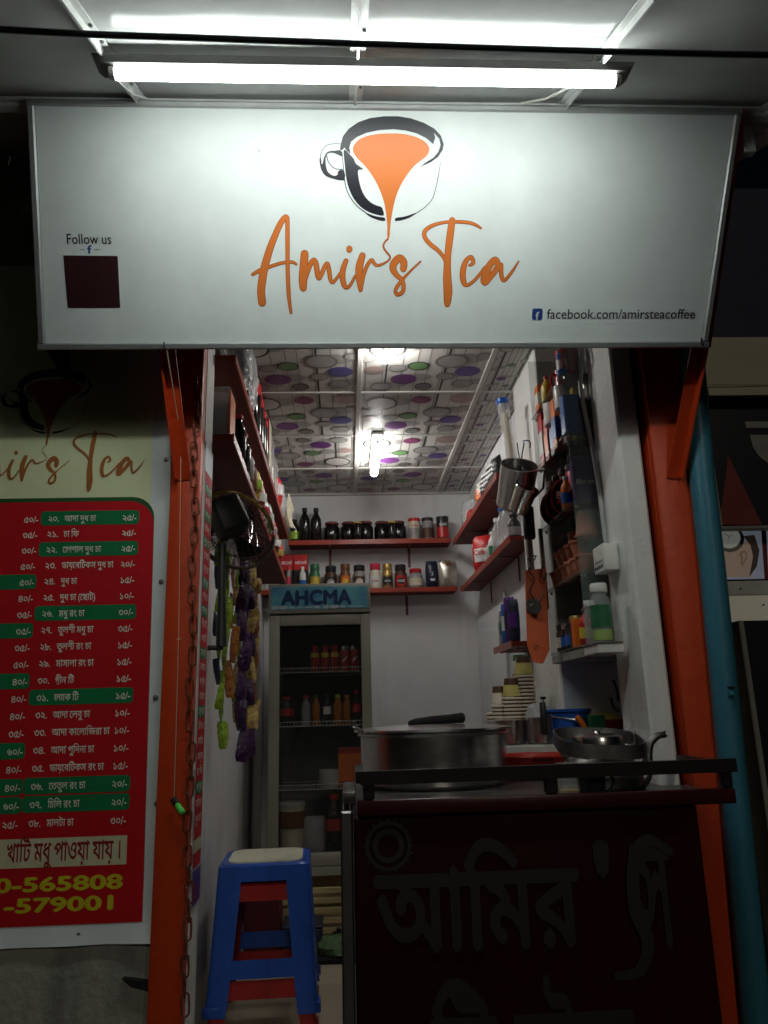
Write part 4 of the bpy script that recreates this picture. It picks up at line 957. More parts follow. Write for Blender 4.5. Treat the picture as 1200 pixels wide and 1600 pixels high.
# ================================================================== drinks fridge on its stand
fr = thing('fridge', 'tall grey glass door drinks fridge with a blue header at the back', 'fridge', (-.13, 4.0, .555))
fx0, fx1 = -.395, .128
m = MB(); m.rbox(fx0, fx0+.03, 4.03, 4.55, .555, 1.968, .004, 1); m.rbox(fx1-.03, fx1, 4.03, 4.55, .555, 1.968, .004, 1); m.box(fx0+.0305, fx1-.0305, 4.52, 4.548, .556, 1.967); m.box(fx0+.0305, fx1-.0305, 4.032, 4.519, 1.80, 1.967); m.box(fx0+.0305, fx1-.0305, 4.032, 4.519, .556, .64)
m.build('cabinet', 'fridge_inside', fr)
m = MB(); m.rbox(fx0-.004, fx1+.004, 3.995, 4.029, 1.818, 1.972, .005, 2); hd_ = m.build('header', 'fridge_body', fr)
m = MB(); m.box(fx0+.012, fx1-.012, 3.990, 3.9945, 1.838, 1.955); m.build('header_print', 'fridge_print', hd_, smooth=0)
m = MB(); text(m, 'AHCMA', .105, (fx0+.065, 3.9880, 1.862), width=.36, bold=.05); m.build('header_lettering', 'fridge_letters', hd_, smooth=0)
m = MB()
for k in range(11):
    x = fx0+.03+k*.044; m.flat([[(x+.020*math.cos(t*.6)*(1+.3*math.sin(k*2)), 1.846+.007*math.sin(t*.6)*(1+.6*math.cos(k))+.002) for t in range(10)]], lambda a, b: Vector((a, 3.9892-.0001*(k % 3), b)))
m.build('header_waves', 'fridge_foam', hd_, smooth=0)
m = MB(); m.rbox(fx0, fx0+.055, 4.0, 4.028, .60, 1.808, .004, 2); m.rbox(fx1-.05, fx1, 4.0, 4.028, .60, 1.808, .004, 2); m.rbox(fx0+.0555, fx1-.0505, 4.0, 4.028, 1.755, 1.808, .003, 2); m.rbox(fx0+.0555, fx1-.0505, 4.0, 4.028, .60, .66, .003, 2)
dr = m.build('door', 'fridge_body', fr)
MB().box(fx0+.05, fx1-.046, 4.012, 4.016, .655, 1.76).build('pane', 'fridge_glass', dr, smooth=0)
MB().rbox(fx0+.058, fx0+.076, 4.004, 4.018, 1.765, 1.79, .003, 1).build('lock', 'black_plastic', dr)
MB().rbox(fx0, fx1, 4.0, 4.03, .555, .597, .004, 1).build('plinth', 'fridge_body', fr)
sz = [1.519, 1.250, .945]
for z in sz:
    m = MB()
    for zz in (0, .022): m.tube([(fx0+.035, 4.06, z+zz), (fx1-.035, 4.06, z+zz)], .0022, 5)
    m.tube([(fx0+.035, 4.50, z), (fx1-.035, 4.50, z)], .0022, 5)
    for k in range(27):
        x = fx0+.040+k*.0168; m.tube([(x, 4.06, z+.022), (x, 4.06, z), (x, 4.50, z)], .0012, 4)
    m.build('wire_shelf', 'wire_white', fr)
m = MB()
for k in range(26): m.box(fx0+.031, fx0+.034, 4.05, 4.062, .70+k*.040, .715+k*.040)
m.build('shelf_rail', 'wire_white', fr, smooth=0)
def fsx(px, py): return aty(px, py, 4.10).x
G = 'drinks in the fridge'
for px, lb in ((492, 'orange red slim bottle on the top fridge shelf, nearest the hinge'), (508, 'orange red slim bottle in the middle of the top fridge shelf'), (523, 'orange red slim bottle next to the red cans in the fridge')):
    bottle('soda_bottle', lb, (fsx(px, 1030), 4.10, sz[0]+.003), .135, .0215, 'soda_red', 'soda_red', 'pack_yellow', group=G, b0=.55, b1=.72, neck=.7)
for px, lb in ((539, 'red can with silver mark next to the slim bottles in the fridge'), (554, 'red can with silver mark at the end of the top fridge shelf')):
    t = canister('soda_can', lb, (fsx(px, 1030), 4.10, sz[0]+.003), .130, .0235, 'soda_red', 'steel', group=G, cat='can')
    mb = MB(); mb.flat(ribbon([(-.012, .05, .004), (-.002, .06, .010), (.006, .066, .006), (.013, .075, .003)], 3), lambda a, b: Vector((.0238*math.sin(a/.0238), -.0238*math.cos(a/.0238), b))); mb.build('mark', 'ink_white', t, world=False, smooth=0)
for px, w_, bd, cp, lb, hh in ((447, 22, 'syrup_dark', 'pack_red', 'dark red topped glass pack at the hinge end of the middle fridge shelf', .145), (478, 14, 'clear_plastic', 'cap_red', 'clear bottle with red cap on the middle fridge shelf', .150), (494, 12, 'soda_orange', 'pack_green', 'amber bottle with green cap in the fridge', .150), (511, 12, 'pack_navy', 'cap_black', 'dark blue bottle in the middle of the fridge', .152), (528, 14, 'soda_orange', 'pack_lime', 'amber bottle with lime cap in the fridge', .150), (542, 12, 'soda_orange', 'pack_orange', 'orange soda bottle with orange cap in the fridge', .148), (557, 12, 'syrup_dark', 'cap_red', 'dark cola bottle with red cap at the end of the middle fridge shelf', .170)):
    bottle('soda_bottle', lb, (fsx(px, 1110), 4.10, sz[1]+.003), hh, w_*.0035/2, bd, cp, 'pack_white' if px == 511 else ('pack_red' if px in (447, 557) else None), group=G, b0=.35, b1=.6, neck=.5)
canister('tub', 'white plastic tub on the third fridge shelf', (fsx(515, 1215), 4.12, sz[2]+.003), .085, .055, 'tub_white', 'tub_white', cat='tub')
for px, lb in ((540, 'tall orange carton beside the white tub in the fridge'), (562, 'tall orange carton at the end of the third fridge shelf')):
    carton('juice_carton', lb, (fsx(px, 1200), 4.12, sz[2]+.003), .07, .05, .190, 'soda_red', 'pack_orange', split=(.15, .85), group='orange cartons in the fridge', cat='carton')
t = thing('bucket', 'cream lidded bucket on the bottom of the fridge', 'bucket', (fsx(455, 1300), 4.14, .641))
MB().lathe([(.055, 0), (.066, .22)], seg=18).build('pail', 'pack_cream', t, world=False); MB().lathe([(.070, .221), (.070, .238), (.06, .242)], seg=18).build('lid', 'tub_white', t, world=False); band(t, .0655, .12, .20, 'pack_brown')
bottle('soda_bottle', 'large dark cola bottle with red label at the bottom of the fridge', (fsx(522, 1320), 4.12, .641), .275, .047, 'syrup_dark', 'cap_red', 'soda_red', group=G, b0=.38, b1=.58)
pouch('plastic_bag', 'pale filled plastic bag beside the cola bottle in the fridge', (fsx(490, 1330), 4.14, .641), .12, .17, .09, 'clear_plastic', sd=5, cat='bag')
sd_ = thing('slatted_stand', 'cream wooden slatted stand under the fridge', 'stand', (-.13, 3.97, FLOOR))
for i in range(5):
    z = .316+i*.043
    MB().rbox(-.338, .12, 3.955, 3.972, z, z+.026, .002, 1).build('slat', 'wood_slat', sd_)
for x in (-.40, .122): MB().rbox(x, x+.06, 3.950, 4.0, FLOOR+.001, .552, .003, 1).build('upright', 'wood_slat', sd_)
for y in (4.25, 4.50): MB().rbox(-.40, .12, y, y+.03, FLOOR+.001, .552, .003, 1).build('cross_board', 'wood_slat', sd_)
t = thing('box', 'dark maroon box on the floor behind the stool', 'box', (-.36, 3.70, FLOOR)); MB().rbox(-.09, .06, -.10, .10, .001, .26, .006, 2).build('shell', 'cloth_maroon', t, world=False); MB().rbox(-.095, .065, -.105, .105, .2605, .28, .004, 1).build('lid', 'cloth_maroon', t, world=False)
t = thing('box', 'dark blue box beside the maroon box on the floor', 'box', (-.20, 3.72, FLOOR)); MB().rbox(-.09, .08, -.09, .09, .001, .12, .008, 2).build('shell', 'pack_navy', t, world=False); MB().rbox(-.094, .084, -.094, .094, .1205, .132, .004, 1).build('lid', 'pack_navy', t, world=False)
t = thing('rubbish_bag', 'dark green crumpled bag on the floor under the slatted stand', 'bag', (-.02, 3.66, FLOOR))
pillow(MB(), .28, .085, .20, 8, 12, 8).build('bag', 'bag_green', t, world=False); mm = MB(); mm.rbox(-.14, .14, -.10, .12, .0, .022, .006, 1); mm.build('mat', 'towel_black', t, world=False)
t = thing('round_lid', 'black round knob shaped lid above the green bag', 'lid', (-.05, 3.80, .330)); MB().lathe([(.03, 0), (.035, .01), (.03, .03), (.012, .036)], seg=16).build('cap', 'black_plastic', t, world=False); MB().lathe([(.01, .0362), (.012, .045), (.006, .05)], seg=10).build('knob', 'black_plastic', t, world=False)

# ================================================================== two stacked stools
def stool(label, m_, loc, H, wt, wb, seat, lw=1):
    t = thing('stool', label, 'stool', loc, R(2), group='nested plastic stools')
    zt, zb = H, 0
    def hw(z): return wb+(wt-wb)*(z/zt)**.8 if z > 0 else wb
    for k in range(4):
        M4 = Matrix.Rotation(k*math.pi/2, 4, 'Z')
        z_ap, z_b1, z_b0 = H-.052, .162, .108
        legw = lambda z: (.072-.014*(1-z/H))*lw
        m = MB(); m.M = M4; n = 8
        # front face: side frame with an open window, slightly rounded corners
        def FW(u, z): return Vector((u, -hw(z), z))
        zs = [0, .02, .06, z_b0, z_b1, .25, .33, z_ap, H-.018, H-.004]
        for i in range(len(zs)-1):
            za, zb_ = zs[i], zs[i+1]
            A, B = hw(za)-.012, hw(zb_)-.012
            la, lb = legw(za), legw(zb_)
            solid = (za >= z_b0-1e-6 and zb_ <= z_b1+1e-6) or za >= z_ap-1e-6
            if solid: spans = [((-A, A), (-B, B))]
            else: spans = [((-A, -A+la), (-B, -B+lb)), ((A-la, A), (B-lb, B))]
            for (a0, a1), (b0, b1) in spans:
                th = Vector((0, .007, 0))
                P = [FW(a0, za), FW(a1, za), FW(b1, zb_), FW(b0, zb_)]
                m.add(P+[p_+th for p_ in P], [(0, 1, 2, 3), (7, 6, 5, 4), (0, 4, 5, 1), (1, 5, 6, 2), (2, 6, 7, 3), (3, 7, 4, 0)])
        m.M = None; m.build('side_frame', m_, t, world=False, smooth=0)
        # rounded corner post
        m = MB(); m.M = M4; n = 5
        def CP(u, v):
            z = (H-.004)*v; a = R(180+90*u); h_ = hw(z); c = h_-.012
            return Vector((-c+.012*math.cos(a), -c+.012*math.sin(a), z))
        m.grid(CP, n, 10); m.M = None; m.build('leg', m_, t, world=False)
        m = MB(); m.M = M4; m.rbox(-hw(0)-.005, -hw(0)+.058, -hw(0)-.005, -hw(0)+.010, .001, .034, .004, 2); m.M = None; m.build('foot', m_, t, world=False)
    m = MB(); w0 = hw(H)
    m.flat([rrect(-w0, -w0, w0, w0, .03, 5)], lambda a, b: Vector((a, b, H-.006)))
    rr = rrect(-w0, -w0, w0, w0, .03, 5); r2 = rrect(-w0+.012, -w0+.012, w0-.012, w0-.012, .03, 5)
    m.add([(x, y, H-.0065) for x, y in rr]+[(x, y, H+.002) for x, y in r2], [(i, (i+1) % len(rr), len(rr)+(i+1) % len(rr), len(rr)+i) for i in range(len(rr))])
    m.flat([r2], lambda a, b: Vector((a, b, H+.002))); st_ = m.build('seat', m_, t, world=False)
    if seat:
        m = MB(); r3 = rrect(-w0+.026, -w0+.026, w0-.026, w0-.026, .05, 7); m.flat([r3], lambda a, b: Vector((a, b, H+.0065))); m.add([(x, y, H+.002) for x, y in r3]+[(x, y, H+.0065) for x, y in r3], [(i, (i+1) % len(r3), len(r3)+(i+1) % len(r3), len(r3)+i) for i in range(len(r3))])
        pad = m.build('seat_inlay', seat, st_, world=False)
    return t
SC = (-.298, 3.03)
stool('blue plastic stool with cream seat inlay, stacked on the red one', 'stool_blue', (SC[0], SC[1], FLOOR+.063), .452, .156, .188, 'stool_cream')
stool('red plastic stool nested under the blue stool', 'stool_red', (SC[0], SC[1], FLOOR), .452, .148, .181, None, .72)

# ================================================================== counter
CY = 1.85
ct = thing('counter', 'dark maroon tea counter with a black rail and faint raised lettering', 'counter', (.42, CY, STREET))
m = MB(); m.rbox(.012, .812, CY+.012, 2.10, STREET, 1.086, .006, 1); m.build('body', 'counter_maroon', ct)
m = MB(); m.rbox(.020, .900, CY-.008, CY+.010, 1.088, 1.122, .004, 2); m.build('front_edge', 'counter_edge', ct)
m = MB(); m.rbox(.020, .900, CY+.0105, 2.116, 1.0875, 1.106, .003, 1); m.rbox(.020, .834, 2.1165, 2.60, 1.0875, 1.106, .003, 1); m.build('top', 'counter_steel', ct)
m = MB(); m.bar(aty(563, 1216, CY), aty(1148, 1195, CY), .022, .030); m.build('rail', 'rail_black', ct)
for px, w_ in ((576, .026), (861, .030), (1136, .026)):
    q = aty(px, 1230, CY); m = MB(); m.rbox(q.x-w_/2, q.x+w_/2, CY-.007, CY+.012, 1.123, 1.160, .003, 1); m.build('rail_post', 'rail_black', ct)
for x in (.028, .885):
    m = MB(); m.bar((x, CY+.012, 1.17), (x, 2.10, 1.17), .020, .026); m.build('side_rail', 'rail_black', ct)
q0 = aty(548, 1260, CY)
m = MB(); m.rbox(-.018, .010, CY-.004, CY+.03, STREET, 1.10, .004, 1); m.build('corner_trim', 'chrome', ct)
# raised letters on the front panel
def CP_(px, py): return aty(px, py, CY+.006)
m = MB(); a = CP_(590, 1488); text(m, 'আমির', .238, a, width=CP_(910, 1488).x-a.x, bold=.026); text(m, "'", .25, CP_(935, 1470)+Vector((0, 0, .02)), bold=.03); text(m, 'স', .33, CP_(1000, 1480), width=.085, bold=.022)
l1 = m.build('raised_lettering', 'counter_letters', ct, smooth=0)
m = MB(); m.flat(ribbon([(CP_(1045, 1330).x, CP_(1045, 1330).z, .018), (CP_(1010, 1312).x, CP_(1010, 1312).z, .024), (CP_(990, 1345).x, CP_(990, 1345).z, .028), (CP_(992, 1420).x, CP_(992, 1420).z, .030), (CP_(1012, 1470).x, CP_(1012, 1470).z, .028), (CP_(1000, 1515).x, CP_(1000, 1515).z, .024), (CP_(965, 1525).x, CP_(965, 1525).z, .018)], 6), lambda a_, b_: Vector((a_, CY+.0045, b_))); m.build('letter_flourish', 'counter_letters', ct, smooth=0)
m = MB(); a = CP_(680, 1735); text(m, 'টি স্টল', .26, a, width=CP_(1000, 1735).x-a.x, bold=.026); m.build('raised_lettering', 'counter_letters', ct, smooth=0)
e = CP_(607, 1322)
m = MB()
for k, (r0, r1) in enumerate(((.052, .044), (.036, .024))):
    n = 28; m.add([Vector((e.x+r*math.cos(2*math.pi*i/n), CY+.007, e.z+r*math.sin(2*math.pi*i/n))) for r in (r0, r1) for i in range(n)], [(i, (i+1) % n, n+(i+1) % n, n+i) for i in range(n)])
for k in range(20):
    a_ = 2*math.pi*k/20; m.add([Vector((e.x+r*math.cos(a_+d), CY+.0075, e.z+r*math.sin(a_+d))) for r, d in ((.050, -.07), (.062, 0), (.050, .07))], [(0, 1, 2)])
m.build('round_emblem', 'counter_letters', ct, smooth=0)
# side table with folded tray seen left of the counter
t = thing('side_table', 'small steel table edge standing inside beside the counter', 'table', (.03, 2.40, FLOOR))
MB().rbox(-.045, .09, -.08, .25, .765, .795, .004, 2).build('top', 'steel_brushed', t, world=False)
for x, y in ((-.035, -.07), (.08, -.07), (-.035, .24), (.08, .24)): MB().tube([(x, y, .001), (x, y, .764)], .011, 8).build('leg', 'chrome', t, world=False)
m = MB(); m.rbox(.42, .834, 2.605, 3.20, FLOOR, 1.195, .006, 1); single(m, 'inner_counter', 'tub_white', 'white side counter inside the shop under the paper cups', 'counter')
# ================================================================== goods on the counter
CT = 1.107
pc = aty(678, 1200, 2.33)
pot = thing('cooking_pot', 'big steel cooking pot with a flat lid behind the counter rail', 'pot', (pc.x, 2.33, CT))
MB().lathe([(.195, 0), (.208, .012), (.212, .05), (.212, .138), (.220, .142), (.222, .147), (.218, .150)], seg=40).build('body', 'steel_brushed', pot, world=False, smooth=40)
MB().lathe([(.226, .1505), (.232, .153), (.230, .158), (.19, .162), (.10, .168), (.02, .170)], seg=40).build('lid', 'steel', pot, world=False, smooth=40)
cl = aty(683, 1128, 2.30)
m = MB(); m.tube(smooth_path([(cl.x-.085, 2.30, 1.279), (cl.x-.05, 2.30, 1.284), (cl.x, 2.31, 1.287), (cl.x+.05, 2.30, 1.290), (cl.x+.082, 2.295, 1.292)], 4), [.004, .008, .010, .011, .011, .011, .012, .013, .013, .013, .013, .013, .014, .014, .015, .014, .006][:17], 10); single(m, 'cloth', 'towel_black', 'rolled black cloth lying on the pot lid', 'cloth')
a = aty(553, 1136, 2.20); b = aty(580, 1150, 2.26)
sp_ = thing('ladle', 'steel ladle handle sticking out beside the pot lid', 'ladle', tuple(b))
m = MB(); m.tube([b+Vector((.03, .02, -.03)), b, a.lerp(b, .3), a], [.004, .004, .005, .005], 8); m.build('handle', 'chrome', sp_)
m = MB(); m.tube([a+Vector((.008*math.cos(t*.785), 0, .006+.008*math.sin(t*.785))) for t in range(8)], .0025, 6, closed=True); m.build('hanging_loop', 'chrome', sp_)
m = MB(); m.M = Matrix.Translation(b+Vector((.035, .02, -.065))); m.lathe([(.004, 0), (.022, .008), (.03, .03), (.028, .032)], seg=14); m.M = None; m.build('bowl', 'chrome', sp_)

# kettle
kc = aty(938, 1205, 2.06)
kt = thing('kettle', 'large worn aluminium kettle with a broad band handle and curved spout', 'kettle', (kc.x, 2.06, CT)); kt.scale = (.9, .9, .9)
MB().lathe([(.085, 0), (.108, .006), (.118, .03), (.115, .055), (.098, .078), (.080, .090), (.078, .098)], seg=32).build('body', 'aluminium_worn', kt, world=False, smooth=40)
ld = MB().lathe([(.082, .0985), (.083, .104), (.074, .112), (.074, .135), (.070, .146), (.050, .153), (.014, .156), (.012, .160), (.002, .161)], seg=32).build('lid', 'steel', kt, world=False, smooth=40)
m = MB(); N = 48; pts = []
for k in range(N):
    a = 2*math.pi*k/N; ca, sa = math.cos(a), math.sin(a); e_ = .62
    x = .123*abs(ca)**e_*(1 if ca > 0 else -1); y = .085*abs(sa)**e_*(1 if sa > 0 else -1)
    pts.append(Vector((x, y-.01, .128+.26*y-.006*x/.12)))
vs_ = []
for p_ in pts:
    o_ = Vector((p_.x, p_.y, 0)).normalized()*.0022
    vs_ += [p_-o_+Vector((0, 0, -.019)), p_+o_+Vector((0, 0, -.019)), p_+o_+Vector((0, 0, .019)), p_-o_+Vector((0, 0, .019))]
m.add(vs_, [(4*i+j, 4*i+(j+1) % 4, 4*((i+1) % N)+(j+1) % 4, 4*((i+1) % N)+j) for i in range(N) for j in range(4)])
m.build('handle_band', 'aluminium_worn', kt, world=False, smooth=30)
for s_ in (-1, 1):
    m = MB(); m.tube([(s_*.088, .02, .085), (s_*.105, .02, .105), (s_*.118, .02, .125)], .006, 8); m.tube([(s_*.118, .02, .12), (s_*.116, .02, .150), (s_*.122, .02, .156)], .0035, 6); m.build('handle_ear', 'aluminium_worn', kt, world=False)
so_ = [aty(1000, 1222, 2.05), aty(1011, 1205, 2.05), aty(1012, 1180, 2.05), aty(1016, 1160, 2.05), aty(1029, 1149, 2.05), aty(1042, 1150, 2.05)]
so_ = [(p_-ORG[kt])/.9 for p_ in so_]; so_ = [Vector((.085, -.02, .03))]+so_
m = MB(); m.tube(smooth_path([tuple(p_) for p_ in so_], 3), [.026, .025, .024, .023, .021, .019, .017, .016, .015, .014, .013, .013, .012, .012, .011, .010, .009, .007, .003], 12); m.build('spout', 'aluminium_worn', kt, world=False)
m = MB(); tip = so_[-1]; m.tube([tip+Vector((-.012, 0, .008)), tip+Vector((-.002, 0, .014))], [.006, .002], 6); m.build('spout_lip', 'aluminium_worn', kt, world=False)

# cups behind the rail
q = aty(889, 1236, 1.903)
gl = thing('glass', 'small clear glass with tea dregs behind the rail', 'glass', (q.x, 1.903, CT))
MB().lathe([(.020, 0), (.026, .002), (.029, .078), (.0275, .078), (.0245, .006), (.002, .006)], seg=18).build('glass_wall', 'clear_glass', gl, world=False, smooth=40); MB().lathe([(.023, .0065), (.0242, .018), (.002, .0185)], seg=16).build('dregs', 'juice_dregs', gl, world=False)
q = aty(925, 1236, 1.905)
bm_ = thing('mug', 'black mug beside the clear glass', 'mug', (q.x, 1.905, CT)); MB().lathe([(.026, 0), (.032, .004), (.034, .062), (.031, .062), (.029, .008), (.003, .008)], seg=20).build('cup', 'ceramic_black', bm_, world=False, smooth=40); MB().tube([(.030, 0, .05), (.048, 0, .050), (.054, 0, .034), (.046, 0, .018), (.031, 0, .014)], .0045, 8).build('handle', 'ceramic_black', bm_, world=False)
# red tray and steel mugs
q = aty(832, 1200, 2.50)
tr = thing('tray', 'red plastic basin between the pot and the kettle', 'basin', (q.x, 2.46, CT))
MB().lathe([(.10, 0), (.118, .008), (.135, .060), (.142, .064), (.140, .068), (.130, .064), (.112, .012), (.01, .010)], seg=28, sy=.75).build('basin', 'tray_red', tr, world=False, smooth=40); MB().tube([(-.03, -.108, .058), (-.03, -.118, .066), (.03, -.118, .066), (.03, -.108, .058)], .005, 6).build('handle', 'tray_red', tr, world=False)
IC = 1.196
for px, w_, hh, Y, lb in ((792, .062, .075, 2.68, 'low steel bowl behind the pot'), (845, .050, .085, 2.66, 'steel mug with black handle in front of the plastic bag')):
    q = aty(px, 1165, Y); t = thing('steel_mug' if w_ < .06 else 'steel_bowl', lb, 'mug' if w_ < .06 else 'bowl', (q.x, Y, IC))
    MB().lathe([(w_*.8, 0), (w_*.92, .004), (w_, hh), (w_*.96, hh), (w_*.88, .008), (.004, .008)], seg=24).build('cup', 'steel_brushed', t, world=False, smooth=40)
    if w_ < .06: MB().rbox(-.008, .008, -w_-.03, -w_, .03, .135, .004, 2).build('handle', 'black_plastic', t, world=False)
    else: MB().lathe([(w_*1.06, hh+.0005), (w_*1.07, hh+.004), (.01, hh+.010)], seg=24).build('lid', 'steel', t, world=False)
q = aty(807, 1140, 2.74); t = thing('purple_cup', 'purple plastic cup behind the pot', 'cup', (q.x, 2.74, IC)); MB().lathe([(.026, 0), (.031, .004), (.034, .075), (.031, .075), (.028, .008), (.003, .008)], seg=18).build('cup', 'pack_purple', t, world=False); MB().lathe([(.0345, .070), (.036, .072), (.036, .077), (.034, .078)], seg=18).build('rim', 'pack_purple', t, world=False)
pouch('plastic_bag', 'crumpled clear plastic bag by the paper cup stacks', tuple(aty(838, 1150, 2.80).xy)+(IC,), .11, .13, .07, 'plastic_wrap', sd=31, cat='bag', tilt=(0, R(14), 0))
def cups(label, px, Y, n, r, top):
    q = aty(px, 1140, Y); t = thing('paper_cup_stack', label, 'cups', (q.x, Y, IC), group='stacked paper cups beside the pot')
    base = None
    for k in range(n):
        if base is None:
            m = MB(); m.lathe([(r*.74, 0), (r*.95, .0535), (r*.96, .054), (r*1.08, .0555), (r*1.10, .0605), (r*1.04, .062), (r*.90, .060), (r*.70, .004)], seg=16); m.mi = [0 if i//16 in (2, 3, 4) else 1 for i in range(len(m.mi))]; m.mi[-2:] = [1, 1]; base = m.build('cup', ['paper_cup', 'cup_wall_shade'], t, world=False, smooth=40); o = base  # walls coloured darker to paint the shade between stacked rims
        else: o = base.copy(); col.objects.link(o)
        o.location = (random.uniform(-.0008, .0008), random.uniform(-.0008, .0008), k*.0135)
    if top:
        z = n*.0135+.050
        m = MB(); m.lathe([(r*.98, z+.002), (r*.99, z+.004), (r*.74, z+.068), (r*.70, z+.068)], seg=16); tc_ = m.build('upturned_cup', top, t, world=False)
        m = MB(); m.grid(lambda u, v: Vector(((r*(.99-.25*(v*.06+.004)/.066)+.0006)*math.sin(-1.2+2.4*u), -(r*(.99-.25*(v*.06+.004)/.066)+.0006)*math.cos(-1.2+2.4*u), z+.004+.06*v)) if False else Vector(((r*.99-.25*r*(.042+.024*v)/.066+.0008)*math.sin(-1.3+2.6*u), -(r*.99-.25*r*(.042+.024*v)/.066+.0008)*math.cos(-1.3+2.6*u), z+.044+.024*v)), 10, 1); m.build('print', 'coffee_brown' if top != 'pack_white' else 'pack_green', tc_, world=False)
cups('shortest white paper cup stack nearest the wall', 772, 3.02, 4, .026, None)
cups('short dotted paper cup stack with an upturned cup', 783, 2.98, 6, .032, 'paper_cup')
cups('paper cup stack topped with an upturned yellow cup', 803, 2.93, 8, .034, 'cup_yellow')
cups('tallest paper cup stack topped with a yellow and brown cup', 825, 2.95, 14, .036, 'cup_yellow')
cups('rear paper cup stack topped with a white printed cup', 819, 3.06, 15, .034, 'pack_white')
m = MB(); q = aty(850, 1110, 2.85); m.tube([(q.x, 2.85, IC), (q.x, 2.85, IC+.15)], .002, 5); m.box(q.x-.010, q.x+.010, 2.848, 2.852, IC+.145, IC+.155); single(m, 'stirrer', 'black_plastic', 'thin dark upright stirrer next to the tall paper cups', 'stirrer')
# blue bucket with utensils
q = aty(890, 1165, 2.72)
bk = thing('bucket', 'bright blue plastic bucket behind the kettle', 'bucket', (q.x-.005, 2.70, IC-.0))
MB().lathe([(.055, 0), (.060, .004), (.078, .100), (.084, .102), (.084, .110), (.076, .108), (.056, .008), (.004, .008)], seg=26).build('pail', 'bucket_blue', bk, world=False, smooth=40)
MB().tube([(-.084, 0, .104), (-.06, -.05, .085), (0, -.086, .075), (.06, -.05, .085), (.084, 0, .104)], .003, 6).build('bail', 'steel', bk, world=False)
q = aty(908, 1128, 2.60); t = thing('spatula', 'orange handled utensil leaning above the kettle', 'utensil', tuple(q-Vector((-.03, 0, .05)))); m = MB(); m.tube([q+Vector((-.014, 0, .018)), q, q+Vector((.03, .01, -.05))], [.009, .010, .007], 10); m.build('handle', 'pack_orange', t); m = MB(); m.tube([q+Vector((.03, .01, -.05)), q+Vector((.05, .02, -.09))], .004, 6); m.build('shaft', 'steel', t)
q = aty(932, 1134, 2.62); carton('tea_carton', 'small green carton standing behind the kettle lid', (q.x, 2.62, q.z-.05), .052, .04, .085, 'pack_green', None)
q = aty(938, 1130, 2.72); t = thing('bowl', 'yellow and red plastic bowl behind the green carton', 'bowl', (q.x+.02, 2.74, q.z-.05)); MB().lathe([(.03, 0), (.06, .03), (.066, .062), (.06, .06), (.03, .01)], seg=20).build('bowl', 'tray_red', t, world=False); MB().lathe([(.055, .0625), (.04, .078), (.01, .084)], seg=18).build('contents', 'pack_yellow', t, world=False)

# ================================================================== glass shelf rack in the niche
rk = thing('glass_rack', 'open rack of greenish glass shelves in the wall niche', 'shelf', (.87, 2.58, 1.47))
RX0 = .744; GZ = [1.494, 1.724, 1.956, 2.198, 2.408]
for z in GZ: MB().rbox(RX0, .983, 2.375, 2.795, z, z+.008, .0015, 1).build('glass_shelf', 'shelf_glass', rk)
for y in (2.372, 2.797): MB().box(RX0+.004, .983, y-.002, y+.002, 1.47, 2.66).build('side_pane', 'thin_glass', rk, smooth=0)
MB().rbox(RX0+.004, .983, 2.376, 2.794, 1.464, 1.492, .002, 1).build('base_board', 'plaster_grey', rk)
MB().box(.9795, .984, 2.376, 2.794, 1.510, 2.66).build('back_pane', 'shelf_glass', rk, smooth=0)
for z in GZ[1:]:
    for y in (2.385, 2.785): MB().lathe([(.006, -.010), (.006, -.001)], (RX0+.018, y, z), 8).build('clip', 'chrome', rk)
def niche(z): return z+.0085
def mug(label, loc, h, r, m_, rz=0, down=False, group='mugs on the top glass shelf'):
    t = thing('mug', label, 'mug', loc, rz, group)
    pr = [(r*.8, 0), (r*.95, .004), (r, h), (r*.93, h), (r*.86, .008), (.004, .008)]
    if down: pr = [(r_, h-z_) for r_, z_ in pr][::-1]; pr = pr if pr[0][1] < pr[-1][1] else pr
    MB().lathe(pr, seg=20).build('cup', m_, t, world=False, smooth=40)
    MB().tube([(-r*.95, 0, h*.8), (-r*1.55, 0, h*.78), (-r*1.65, 0, h*.5), (-r*1.5, 0, h*.26), (-r*.95, 0, h*.2)], .0045, 7).build('handle', m_, t, world=False)
    return t
mug('glossy red mug at the top of the glass rack next to the cable', (.815, 2.42, niche(GZ[4])), .10, .042, 'ceramic_red', R(60))
mug('small red mug behind the glossy red one', (.84, 2.56, niche(GZ[4])), .09, .034, 'ceramic_red', R(20))
mug('white mug hanging lowest on the top glass shelf', (.825, 2.70, niche(GZ[4])), .085, .036, 'ceramic_white', R(160))
mug('white mug at the front of the top glass shelf', (.815, 2.50, niche(GZ[3])+.125), .085, .036, 'ceramic_white', R(120))
mug('white mug resting on the brown boxes under the top glass shelf', (.81, 2.62, niche(GZ[3])+.11), .085, .038, 'ceramic_white', R(120))
canister('tin', 'steel tin beneath the red mugs in the glass rack', (.90, 2.43, niche(GZ[3])+.12), .10, .042, 'steel_brushed', 'steel', cat='tin')
G = 'boxes on the fourth glass shelf'
